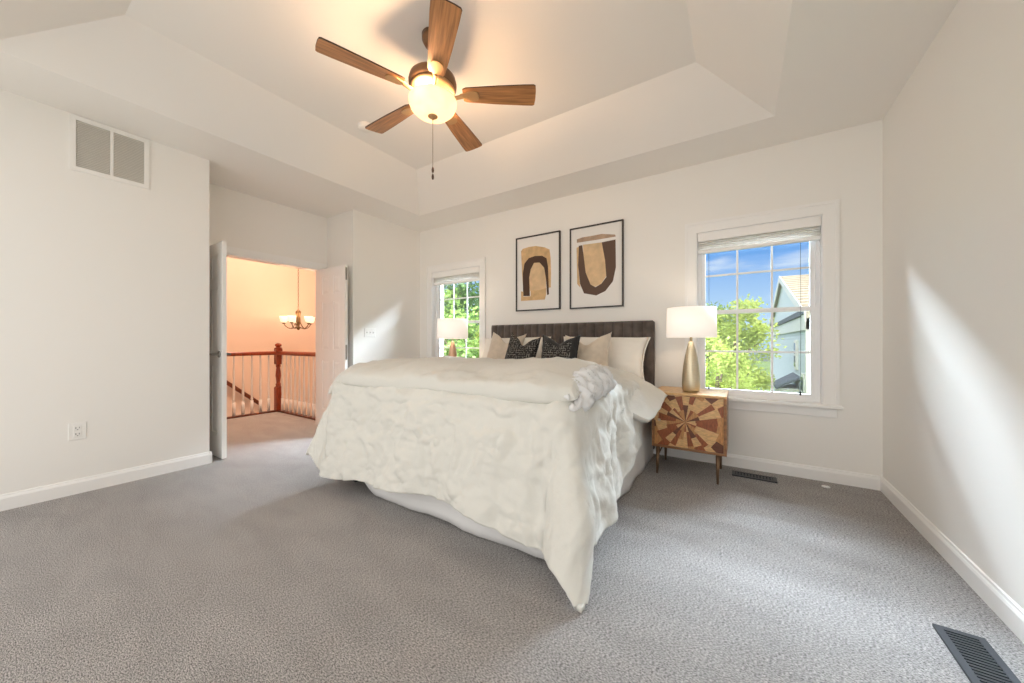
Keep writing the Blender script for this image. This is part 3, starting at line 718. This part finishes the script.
# ---------------------------------------------------------------- comforter
cf = thing('comforter', 'cream comforter draped over the bed with a folded top layer', 'comforter', (-1.6, 2.2, .74))
ZT = .805; ER = .085
def drop_curve(d, flare):
    """arc length d past the edge -> (outward, down) with a rounded edge"""
    q = ER * PI / 2
    if d < q: a = d / ER; return ER * math.sin(a), ER * (1 - math.cos(a))
    return ER + (d - q) * flare, ER + (d - q) * math.sqrt(1 - flare * flare)
ex0, ex1, ey0 = BX0 + .045, BX1 - .045, BY0 + .05
def cloth(a, b):
    dl, dr, df = ex0 - a, a - ex1, ey0 - b
    hx = max(dl, dr, 0); sg = -1 if dl > dr else 1
    xx = min(max(a, ex0), ex1); yy = max(b, ey0)
    if hx <= 0 and df <= 0: return (a, b, ZT)
    if df <= 0:
        o, dn = drop_curve(hx, .10 if sg > 0 else .16); return (xx + sg * o, b, ZT - dn)
    if hx <= 0:
        o, dn = drop_curve(df, .17); return (a, yy - o, ZT - dn)
    r_ = math.hypot(hx, df); th = math.atan2(df, hx)          # 0 = side, 90 = foot
    pk = math.sin(2 * th) ** 1.6
    r_ *= 1 - (.34 if sg < 0 else .10) * pk
    fl = (.11 if sg > 0 else .16) * (1 - math.sin(th)) + .17 * math.sin(th) + pk * (.24 if sg > 0 else .22)
    o, dn = drop_curve(r_, min(.8, fl))
    return (xx + sg * o * math.cos(th) * (1 - .22 * sstep(.55, .8, r_) * (sg > 0)), yy - o * math.sin(th), ZT - dn)
nu, nv = 230, 190
A = np.zeros((nv, nu, 3)); UV = []
for j in range(nv):
    row = []
    v = j / (nv - 1)
    for i in range(nu):
        u = i / (nu - 1)
        a = -2.645 - .60 + (1.93 + .60 + .70) * u
        b0 = 1.63 - .76
        b = b0 + (2.80 - b0) * v
        # foot hem rises in the middle
        mid = math.exp(-((a + 1.45) / .55) ** 2)
        if b < ey0: b = ey0 - (ey0 - b) * (1 - .13 * mid - .04 * math.exp(-((a + 2.2) / .2) ** 2))
        # right hem climbs toward the head
        if a > ex1: a = ex1 + (a - ex1) * (1 - .42 * sstep(1.75, 3.0, b))
        if a < ex0: a = ex0 - (ex0 - a) * 1.0
        p = cloth(a, b); A[j, i] = p; row.append((a, b, p[2]))
    UV.append(row)
def normals(A):
    du = np.gradient(A, axis=1); dv = np.gradient(A, axis=0); n = np.cross(du, dv)
    l = np.linalg.norm(n, axis=2, keepdims=True); l[l < 1e-9] = 1; return n / l
Nn = normals(A)
D = np.zeros((nv, nu))
tufts = [(-3.0 + .42 * i + (.21 if j % 2 else 0), 1.0 + .30 * j) for i in range(7) for j in range(8)]
for j in range(nv):
    for i in range(nu):
        a, b, z_ = UV[j][i]; hang = sstep(.80, .45, z_)
        wx, wy = fbm(a * 2.2, b * 2.2, 3), fbm(a * 2.2, b * 2.2, 9)
        cq = sstep(.10, .35, math.hypot(max(ex0 - a, a - ex1, 0), max(ey0 - b, 0)) if (b < ey0 and (a > ex1 or a < ex0)) else 0); nf = 1 - .75 * cq
        d = .014 * nf * fbm(a * 3.0 + wx * .4, b * 3.0 + wy * .4, 1, 3)
        rg = 1 - abs(noise.noise(Vector((a * 5.5 + wx, b * 3.6 + wy, 4)))) * 2.2; d += .010 * nf * max(0, rg) ** 2
        rg = 1 - abs(noise.noise(Vector((a * 8.5 + wx * 1.5, b * 11 + wy * 1.5, 14)))) * 2.4; d += .004 * nf * max(0, rg) ** 2
        d += .004 * nf * fbm(a * 9, b * 9, 5, 3)
        hz = sstep(.76, .5, z_) * nf
        rg = 1 - abs(noise.noise(Vector((a * 7.5 + .8 * wy, b * 1.6 + wx * .5, 21)))) * 2.8; d += (.020 if b < ey0 else .009) * hz * max(0, rg) ** 1.6
        rg = 1 - abs(noise.noise(Vector((a * 2.6 + .5 * wy, b * 8.0 + wx * .8, 33)))) * 3.2; d += .018 * nf * sstep(.80, .74, z_) * sstep(.40, .58, z_) * max(0, rg) ** 1.6
        # hanging folds
        if b < ey0 and ex0 < a < ex1: d += hang * (.018 * math.sin(a * 9.5 + 1.5 * wx) + .010 * math.sin(a * 21 + 2 * wy))
        if (a > ex1 or a < ex0) and b > ey0: d += hang * sstep(1.6, 2.0, b) * (.022 * math.sin(b * 11 + 1.5 * wx) + .012 * math.sin(b * 27 + 2 * wy))
        for (ta, tb) in tufts:
            q = (a - ta) ** 2 + (b - tb) ** 2
            if q < .02:
                an = math.atan2(b - tb, a - ta); rr = math.sqrt(q)
                d -= nf * .013 * math.exp(-q / .0009) - nf * .005 * math.exp(-q / .004) * math.sin(6 * an + ta * 9)
        D[j, i] = d
A2 = A + Nn * (D[..., None])
A2[..., 2] = np.maximum(A2[..., 2], .022)
bm = BM(); surf(bm, A2.tolist()); cov = obj('cover', bm, M['comforter'], cf, True)
md = cov.modifiers.new('thick', 'SOLIDIFY'); md.thickness = .022; md.offset = 0

# folded-back layer lying across the foot half
NU, NS = 150, 64
B = np.zeros((NU, NS, 3)); FX0, FX1 = -2.80, -.675
for i in range(NU):
    u = i / (NU - 1); x_ = FX0 + (FX1 - FX0) * u
    yf = 1.540 + .018 * math.sin(x_ * 3.1) + .03 * fbm(x_ * 2.4, 2) + .05 * sstep(-2.45, -2.8, x_) + .05 * sstep(-.86, -.68, x_); ybk = 2.62
    hs = .080 + .012 * fbm(x_ * 1.5, 8) + .006 * math.sin(x_ * 5)
    endf = min(1, math.sqrt(max(0, 1 - ((u - .5) * 2) ** 16)) + .05)
    zc = .876 + .012 * (x_ + 1.7)
    zc -= .9 * max(0, -2.53 - x_) ** 2 * 2.2 + .55 * max(0, x_ + .82) ** 2 * 2
    for s in range(NS):
        t = 2 * PI * s / NS; c_, s2 = math.cos(t), math.sin(t)
        yy = (yf + ybk) / 2 - (ybk - yf) / 2 * math.copysign(abs(c_) ** .32, c_)
        sh_ = math.copysign(abs(s2) ** .62, s2) * hs * endf
        zz = zc + sh_ * (1 if s2 > 0 else .9)
        zz += (.026 * fbm(x_ * 2.6, yy * 2.6, 3, 3) + .013 * fbm(x_ * 7, yy * 7, 6, 3) + .010 * max(0, 1 - abs(noise.noise(Vector((x_ * 3.5, yy * 6, 2)))) * 3)) * (1 if s2 > 0 else .3)
        zz -= .052 * sstep(1.90, 1.53, yy)
        B[i, s] = (x_ - .20 * sstep(2.0, 2.5, yy) * sstep(.6, 1, u) + (.012 * fbm(yy * 14, zz * 22, 3)) * (1 if u > .97 or u < .03 else 0), yy, zz)
bm = BM(); V = surf(bm, B.tolist(), wrap_u=True); bm.faces.new(V[0]); bm.faces.new(V[-1]); obj('folded_layer', bm, M['comforter'], cf, True)
# bunched white lining at the right end of the fold
nP, nQ = 120, 40
C0 = np.zeros((nP, nQ, 3))
for i in range(nP):
    u = i / (nP - 1); yy = 1.60 + .62 * u; cz = .808 + .055 * sstep(0, .5, u); cx_ = -.690 - .035 * u; rad = .086 * math.sqrt(max(.02, 1 - (2 * u - 1) ** 4))
    for q in range(nQ):
        t = 2 * PI * q / nQ
        C0[i, q] = (cx_ + .85 * rad * math.cos(t), yy + .03 * math.sin(2 * t + 3 * u), cz + rad * math.sin(t))
NC = normals(C0); cen = C0.mean(axis=1, keepdims=True); sg_ = np.sign(((C0 - cen) * NC).sum(2)); 
for i in range(nP):
    for q in range(nQ):
        p = C0[i, q]; n_ = NC[i, q] * (sg_[i, q] or 1)
        rg = 1 - abs(noise.noise(Vector((p[0] * 13, p[1] * 22, p[2] * 13 + 3)))) * 2.8
        C0[i, q] = p + n_ * (.030 * max(0, rg) ** 1.5 + .016 * fbm(p[0] * 12, p[1] * 20, p[2] * 12, 3) - .012)
C0[..., 2] = np.where(C0[..., 0] < -.69, np.maximum(C0[..., 2], .765), C0[..., 2])
bm = BM(); surf(bm, C0.tolist(), wrap_u=True)
rf = obj('ruffled_lining', bm, M['lining'], cf, True); rf['label'] = 'white bunched ruffle of the lining'
# upper flap that overhangs the right side toward the nightstand
P = []
nA, nB = 110, 70
for i in range(nA):
    f = i / (nA - 1); row = []
    for j in range(nB):
        g_ = j / (nB - 1)
        if f < .62: x_ = -2.74 + (-.95 + 2.74) * f / .62; w_ = 0
        else: w_ = (f - .62) / .38; x_ = None
        yb0 = 2.08 + .50 * w_ ** 1.1; yb1 = 2.80 + .30 * sstep(-.05, .5, w_)
        yy = yb0 + (yb1 - yb0) * g_
        zt = .882
        if x_ is None:
            ang = R(53) + (R(33) - R(53)) * sstep(2.3, 3.1, yy); s = w_ * (.55 - .05 * sstep(2.6, 3.1, yy))
            k_ = .16
            if s < k_: aa = ang * s / k_; x_ = -.95 + s * math.cos(aa / 2); z_ = zt - s * math.sin(aa / 2)
            else: x_ = -.95 + k_ * math.cos(ang / 2) + (s - k_) * math.cos(ang); z_ = zt - k_ * math.sin(ang / 2) - (s - k_) * math.sin(ang)
        else:
            z_ = zt - 1.3 * max(0, -2.56 - x_) ** 1.5
        z_ += .012 * fbm(x_ * 4, yy * 4, 2, 3) + .006 * fbm(x_ * 11, yy * 11, 7, 3) - .05 * sstep(.92, 1, g_) * (1 - w_)
        row.append((x_, yy + .012 * fbm(x_ * 9, yy * 3, 5), z_))
    P.append(row)
bm = BM(); surf(bm, P); fl = obj('turned_flap', bm, M['comforter'], cf, True)
md = fl.modifiers.new('thick', 'SOLIDIFY'); md.thickness = .045; md.offset = 0

# ---------------------------------------------------------------- pillows
def pillow(name, label, x, y, z, w, h, t, lean, roll, m, chop, group, seed, flange=0, border=None):
    r = thing(name, label, 'pillow', (x, y, z), group)
    n = 34; rows_f, rows_b = [], []
    rot = Matrix.Translation((x, y, z)) @ Matrix.Rotation(R(lean), 4, 'X') @ Matrix.Rotation(R(roll), 4, 'Y')
    def pt(u, v, side, sc=1.0):
        ax, av = abs(u), abs(v)
        pin = 1 - .085 * (1 - ax ** 2) * av ** 6 * 1.0
        pin2 = 1 - .085 * (1 - av ** 2) * ax ** 6
        X = u * w / 2 * pin2 * sc; Z = v * h / 2 * pin * sc
        th = t / 2 * ((1 - ax ** 2.6) * (1 - av ** 2.6)) ** .45
        if chop:
            Z -= chop * math.exp(-(u / .42) ** 2) * sstep(-.4, 1, v); th *= 1 - .45 * math.exp(-(u / .22) ** 2) * sstep(0, 1, v)
            Z += .02 * ax ** 6 * sstep(.3, 1, v)
        th += .010 * fbm(u * 2.2 + seed, v * 2.2, side, 3) * (1 - max(ax, av) ** 8)
        return rot @ Vector((X, side * th, Z + h / 2))
    bm = BM()
    for side in (-1, 1): surf(bm, [[pt(-1 + 2 * i / n, -1 + 2 * j / n, side) for i in range(n + 1)] for j in range(n + 1)])
    if border:
        bm.faces.ensure_lookup_table()
        for k_, f in enumerate(bm.faces):
            jj, ii = (k_ % (n * n)) // n, k_ % n
            if ii < 4 or ii > n - 5 or jj > n - 6 or jj < 4: f.material_index = 1
    bmesh.ops.remove_doubles(bm, verts=bm.verts[:], dist=1e-5)
    o = obj('case', bm, [m, border] if border else m, r, True)
    if flange:
        bm = BM(); per = []
        for i in range(n): per.append((-1 + 2 * i / n, -1))
        for i in range(n): per.append((1, -1 + 2 * i / n))
        for i in range(n): per.append((1 - 2 * i / n, 1))
        for i in range(n): per.append((-1, 1 - 2 * i / n))
        inn = [pt(u * .985, v * .985, 1) for u, v in per]; out = [pt(u, v, 1, 1 + flange * (1 + .15 * fbm(u * 6, v * 6, seed))) + Vector((0, .006 * fbm(u * 7, v * 7, 3), -flange * h / 2)) for u, v in per]
        surf(bm, [inn, out], wrap_u=True); fo = obj('flange', bm, border or m, r, True); md = fo.modifiers.new('t', 'SOLIDIFY'); md.thickness = .006; md.offset = 0
    return r
PZ = .752
pillow('pillow', 'white king pillow against the headboard nearer the nightstand lamp', -1.17, 3.30, PZ + .012, .87, .435, .16, -28, 1, M['white_pillow'], 0, 'white sleeping pillows', 1, .035)
pillow('pillow', 'white pillow at the far window end of the headboard', -2.21, 3.30, PZ + .012, .87, .435, .16, -28, -1, M['white_pillow'], 0, 'white sleeping pillows', 2, .05)
pillow('throw_pillow', 'beige velvet throw pillow in front of the nearer white pillow', -1.215, 3.10, PZ + .015, .47, .42, .11, -20, -3, M['beige'], .085, 'velvet throw pillows', 3)
pillow('throw_pillow', 'beige velvet throw pillow half hidden behind a black pillow', -2.18, 3.10, PZ + .02, .45, .435, .11, -20, 4, M['beige'], .085, 'velvet throw pillows', 4)
pillow('throw_pillow', 'black hatched throw pillow overlapping the far beige one', -1.885, 2.965, PZ + .02, .36, .40, .13, -14, 9, M['hatch'], .085, 'black patterned pillows', 5)
pillow('throw_pillow', 'black hatched throw pillow with plain black border, central in the pillow row', -1.435, 2.955, PZ + .025, .36, .38, .13, -14, 1, M['hatch'], .055, 'black patterned pillows', 6, .10, M['blackfab'])

# ================================================================ nightstand
NS0, NS1, NSF, NSB, NZ0, NZ1 = -.628, -.088, 3.13, 3.56, .222, .68
ns = thing('nightstand', 'wooden nightstand with sunburst inlay front beneath the window', 'nightstand', ((NS0 + NS1) / 2, (NSF + NSB) / 2, 0), 'nightstands flanking the bed')
bm = BM(); box(bm, NS0, NS1, NSF, NSB, NZ1 - .02, NZ1, .004); obj('top', bm, M['woodA'], ns)
bm = BM(); t_ = .018
box(bm, NS0, NS0 + t_, NSF, NSB, NZ0, NZ1 - .02, .002); box(bm, NS1 - t_, NS1, NSF, NSB, NZ0, NZ1 - .02, .002); box(bm, NS0 + t_, NS1 - t_, NSF, NSB, NZ0, NZ0 + t_, .002); box(bm, NS0 + t_, NS1 - t_, NSB - .008, NSB, NZ0 + t_, NZ1 - .02)
obj('carcass', bm, M['walnut'], ns)
dx0, dx1, dz0, dz1 = NS0 + t_ + .002, NS1 - t_ - .002, NZ0 + t_ + .002, NZ1 - .022
bm = BM(); box(bm, dx0, dx1, NSF + .004, NSF + .022, dz0, dz1, .001); dr = obj('door', bm, M['woodB'], ns)
# sunburst: wedges clipped to the door, each in two or three tones
ccx, ccz = -.372, .452
def clip(poly_, x0, x1, z0, z1):
    for ax, lim, sg in ((0, x0, 1), (0, x1, -1), (1, z0, 1), (1, z1, -1)):
        out = []
        for i in range(len(poly_)):
            p, q = poly_[i], poly_[(i + 1) % len(poly_)]
            ip, iq = sg * (p[ax] - lim) >= 0, sg * (q[ax] - lim) >= 0
            if ip: out.append(p)
            if ip != iq:
                f = (lim - p[ax]) / (q[ax] - p[ax]); out.append((p[0] + (q[0] - p[0]) * f, p[1] + (q[1] - p[1]) * f))
        poly_ = out
        if len(poly_) < 3: return []
    return poly_
random.seed(11)
nw = 26; angs = [2 * PI * (k + random.uniform(-.22, .22)) / nw for k in range(nw)]
bm = BM(); woods = ['woodA', 'woodB', 'woodC', 'woodD']
for k in range(nw):
    a0, a1 = angs[k], angs[(k + 1) % nw] + (2 * PI if k == nw - 1 else 0)
    rads = [0, random.uniform(.07, .15), random.uniform(.19, .27), .6]
    seq = [[0, 2, 1], [1, 0, 3], [0, 1, 2], [3, 0, 2], [2, 0, 1], [0, 3, 1], [1, 2, 0], [0, 2, 3]][(k * 3 + k // 5) % 8]
    for q in range(3):
        r0, r1 = rads[q], rads[q + 1]
        pg = [(ccx + r0 * math.cos(a0), ccz + r0 * math.sin(a0)), (ccx + r1 * math.cos(a0), ccz + r1 * math.sin(a0)), (ccx + r1 * math.cos(a1), ccz + r1 * math.sin(a1))]
        if r0 > 0: pg.append((ccx + r0 * math.cos(a1), ccz + r0 * math.sin(a1)))
        pg = clip(pg, dx0 + .001, dx1 - .001, dz0 + .001, dz1 - .001)
        if len(pg) < 3: continue
        e = (.0004 if q == 0 else .0)
        n0 = len(bm.faces); prism(bm, [(x_, NSF + .0025 - e, z_) for x_, z_ in pg], (0, .0016, 0)); bm.faces.ensure_lookup_table()
        for f in bm.faces[n0:]: f.material_index = seq[q]
obj('sunburst_inlay', bm, [M[x] for x in woods], dr)
bm = BM(); lathe(bm, [(.001, -.026), (.010, -.025), (.012, -.018), (.006, -.010), (.006, .004)], (NS0 + .062, NSF, .452), 16, axis='Y'); obj('knob', bm, M['brass'], dr, True)
for (lx_, ly_, ox, oy) in ((NS0 + .045, NSF + .03, -.004, -.022), (NS1 - .06, NSF + .03, .0, -.022), (NS0 + .045, NSB - .03, -.004, .0), (NS1 - .06, NSB - .03, .004, .0)):
    bm = BM(); tube(bm, [(lx_, ly_, NZ0), (lx_ + ox, ly_ + oy, 0)], [.016, .009], 12); obj('leg', bm, M['legmetal'], ns, True)
for lx_ in (NS0 + .045, NS1 - .06):
    bm = BM(); tube(bm, [(lx_, NSF + .03, NZ0 - .075), (lx_, NSB - .03, NZ0 - .03)], .006, 8); obj('stretcher', bm, M['legmetal'], ns, True)
ns2 = copy_tree(ns); ns2.location = (-3.01, ns.location.y, 0); ns2['label'] = 'wooden nightstand hidden on the far side of the bed'

# ================================================================ table lamps
LX, LY, LZ = -.349, 3.30, NZ1
lp = thing('table_lamp', 'brass tapered table lamp with drum shade on the sunburst nightstand', 'lamp', (LX, LY, LZ), 'drum shade lamps beside the bed')
bm = BM(); lathe(bm, [(.001, 0), (.055, .0), (.062, .004), (.066, .02), (.070, .06), (.068, .13), (.060, .21), (.048, .29), (.034, .36), (.022, .405), (.017, .42), (.008, .425)], (LX, LY, LZ), 40); obj('lamp_base', bm, M['brass'], lp, True)
bm = BM(); lathe(bm, [(.010, .42), (.010, .455), (.016, .457), (.016, .50), (.006, .505), (.003, .69), (.008, .70), (.001, .708)], (LX, LY, LZ), 16); obj('harp', bm, M['brass'], lp, True)
bm = BM(); lathe(bm, [(.190, .455), (.186, .700), (.183, .700), (.187, .455), (.190, .455)], (LX, LY, LZ), 48, False)
obj('lamp_shade', bm, M['shade_lamp'], lp, True)
bm = BM()
for k in range(3):
    a = 2 * PI * k / 3; tube(bm, [(LX, LY, LZ + .66), (LX + .184 * math.cos(a), LY + .184 * math.sin(a), LZ + .66)], .002, 6)
obj('shade_spider', bm, M['brass'], lp)
lp2 = copy_tree(lp); lp2.location = (-3.03, 3.30, LZ); lp2['label'] = 'glowing drum shade lamp in front of the far window'
for c_ in lp2.children:
    if c_.name.startswith('lamp_base'): c_.data = c_.data.copy(); c_.data.materials[0] = M['copper']
for q, e_ in ((lp, 2.2), (lp2, 5.0)):
    ld = bpy.data.lights.new('lamp_bulb', 'POINT'); ld.energy = e_; ld.color = (1, .78, .55); ld.shadow_soft_size = .03
    lo = bpy.data.objects.new('lamp_bulb', ld); COL.objects.link(lo); lo.parent = q; lo.location = (0, 0, .56)

# ================================================================ outside: lawn, house, trees
bm = BM(); poly(bm, [(-60, 4.5, -3.0), (40, 4.5, -3.0), (40, 90, -3.0), (-60, 90, -3.0)])
struct(obj('ground', bm, M['lawn']), 'green lawn below the bedroom windows', 'ground')
HX, HY0, HYR, HZE, HZR = 1.5, 12.1, 19.2, 1.83, 3.92
HY1 = 2 * HYR - HY0
hs_ = thing('house', 'pale blue sided house with tan shingle roof seen through the window', 'house', (HX + 4, HYR, -3.0))
bm = BM(); n_ = 46
box(bm, HX + .04, HX + 8, HY0 + .04, HY1, -3.0, HZE)
for k in range(n_):
    za = -3.0 + (HZE + 3.0) * k / n_; zb = -3.0 + (HZE + 3.0) * (k + 1) / n_
    prism(bm, [(HX + .005, HY0, za), (HX + .03, HY0, zb), (HX + .05, HY0, zb), (HX + .05, HY0, za)], (0, HY1 - HY0, 0))
    prism(bm, [(HX, HY0 + .005, za), (HX, HY0 + .03, zb), (HX, HY0 + .05, zb), (HX, HY0 + .05, za)], (8, 0, 0))
obj('siding_wall', bm, M['siding'], hs_)
bm = BM(); prism(bm, [(HX + .05, HY0 + .2, HZE), (HX + .05, HY1 - .2, HZE), (HX + .05, HYR, HZR - .12)], (.2, 0, 0)); obj('gable_wall', bm, M['siding'], hs_)
bm = BM(); box(bm, HX - .05, HX + .06, HY0 - .05, HY0 + .14, -3.0, HZE, 0); box(bm, HX - .03, HX + .06, HY0 + .14, HY0 + .16, -3, HZE); obj('corner_board', bm, M['whitetrim'], hs_)
bm = BM(); box(bm, HX - .06, HX + .05, HY0 - .05, HY1, HZE - .42, HZE - .02, .01); obj('frieze_board', bm, M['whitetrim'], hs_)
bm = BM(); box(bm, HX - .12, HX + .04, HY0 - .1, HY1, HZE - .02, HZE + .14, .02); obj('gutter', bm, M['greyroof'], hs_)
bm = BM()
for (ya, yb) in ((HY0 - .25, HYR), (HY1 + .25, HYR)):
    nn = 16
    for k in range(nn):
        f0, f1 = k / nn, (k + 1) / nn; A0 = (ya + (yb - ya) * f0, HZE + .0 + (HZR - HZE) * f0); A1 = (ya + (yb - ya) * f1, HZE + .0 + (HZR - HZE) * f1)
        prism(bm, [(HX - .06, A0[0], A0[1] + .05), (HX - .06, A1[0], A1[1] + .012), (HX - .06, A1[0], A1[1] - .12), (HX - .06, A0[0], A0[1] - .12)], (9, 0, 0))
obj('roof', bm, M['shingle'], hs_)
bm = BM()
for (ya, yb) in ((HY0 - .28, HYR), (HY1 + .28, HYR)):
    prism(bm, [(HX - .10, ya, HZE + .04), (HX - .10, yb, HZR + .04), (HX - .10, yb, HZR - .22), (HX - .10, ya, HZE - .22)], (.03, 0, 0))
obj('rake_board', bm, M['whitetrim'], hs_)
for (yy, za, zb, w_) in ((14.35, .30, 1.05, .28), (12.75, -.75, .10, .30)):
    bm = BM(); box(bm, HX - .05, HX + .02, yy - w_ / 2 - .10, yy + w_ / 2 + .10, za - .1, zb + .1, .01); wf = obj('house_window', bm, M['whitetrim'], hs_)
    bm = BM(); box(bm, HX - .06, HX - .045, yy - w_ / 2, yy + w_ / 2, za, (za + zb) / 2 - .03); box(bm, HX - .06, HX - .045, yy - w_ / 2, yy + w_ / 2, (za + zb) / 2 + .03, zb); obj('pane', bm, M['darkpane'], wf)
bm = BM(); box(bm, HX - .5, HX + .02, 13.9, 15.4, -3.0, -.36, .02); pw = obj('porch_wall', bm, M['whitetrim'], hs_)
bm = BM(); prism(bm, [(HX - .56, 13.8, -.40), (HX - .56, 13.8, -.33), (HX + .02, 13.8, .04), (HX + .02, 13.8, -.06)], (0, 1.7, 0)); obj('porch_roof', bm, M['greyroof'], hs_)

def tree(label, x, y, ztop, rad, hgt, m, nleaf, ls, seed, group):
    rnd = random.Random(seed)
    r = thing('tree', label, 'tree', (x, y, -3.0), group)
    bm = BM(); zc = ztop - hgt / 2
    tube(bm, [(x, y, -3.0), (x + .05, y, -1.5), (x - .04, y + .05, zc - hgt * .1), (x, y, ztop - hgt * .25)], [.11, .09, .06, .02], 8)
    for k in range(9):
        a = rnd.uniform(0, 2 * PI); zz = zc - hgt * .35 + hgt * .5 * rnd.random()
        tube(bm, [(x, y, zz), (x + rad * .45 * math.cos(a), y + rad * .45 * math.sin(a), zz + .3), (x + rad * .8 * math.cos(a), y + rad * .8 * math.sin(a), zz + .55)], [.035, .02, .006], 6)
    obj('trunk', bm, M['bark'], r, True)
    # leaf clumps over an irregular crown
    cl = []
    for k in range(70):
        while True:
            p = Vector((rnd.uniform(-1, 1), rnd.uniform(-1, 1), rnd.uniform(-1, 1)))
            if .25 < p.length < 1: break
        p = p * (.78 + .22 * rnd.random())
        cl.append((Vector((x + p.x * rad, y + p.y * rad, zc + p.z * hgt / 2)), rad * rnd.uniform(.16, .34)))
    vs, fs = [], []
    for k in range(nleaf):
        c_, cr = cl[rnd.randrange(len(cl))]
        q = Vector((rnd.gauss(0, 1), rnd.gauss(0, 1), rnd.gauss(0, .8))) * cr * .6 + c_
        s = ls * rnd.uniform(.6, 1.3)
        ax = Vector((rnd.gauss(0, 1), rnd.gauss(0, 1), rnd.gauss(0, .6))).normalized(); bx = ax.cross(Vector((rnd.gauss(0, 1), rnd.gauss(0, 1), rnd.gauss(0, 1)))).normalized()
        i0 = len(vs); vs += [q - ax * s, q + bx * s * .5 - ax * s * .1, q + ax * s, q - bx * s * .5 - ax * s * .1]; fs.append((i0, i0 + 1, i0 + 2, i0 + 3))
    me = bpy.data.meshes.new('foliage'); me.from_pydata([tuple(v - Vector((x, y, -3.0))) for v in vs], [], fs); me.materials.append(m)
    o = bpy.data.objects.new('foliage', me); COL.objects.link(o); o.parent = r; o['kind'] = 'stuff'
    return r
GT = 'trees outside the windows'
tree('bright yellow green young tree outside the window above the nightstand', -.35, 7.4, 1.42, .74, 3.4, M['leafY'], 15000, .036, 1, GT)
tree('tall pale green tree showing above the sash rail, behind the yellow green one', -.12, 11.7, 2.62, .88, 4.6, M['leafY'], 11000, .055, 3, GT)
tree('mid green tree farthest back, rising beside the lamp in the nightstand window', -1.0, 15.0, 2.85, 1.1, 5.0, M['leafG'], 8000, .08, 4, GT)
tree('dense green tree close outside the far window behind the lamp', -6.2, 6.9, 2.6, 1.1, 5.0, M['leafG'], 9000, .06, 5, GT)
tree('deep green tree rising farther back beyond the far window', -10.4, 11.4, 4.6, 2.3, 7.0, M['leafD'], 8000, .12, 6, GT)
tree('light green tree at the right edge of the far window', -6.9, 9.6, 2.5, 1.0, 4.8, M['leafY'], 6000, .07, 7, GT)
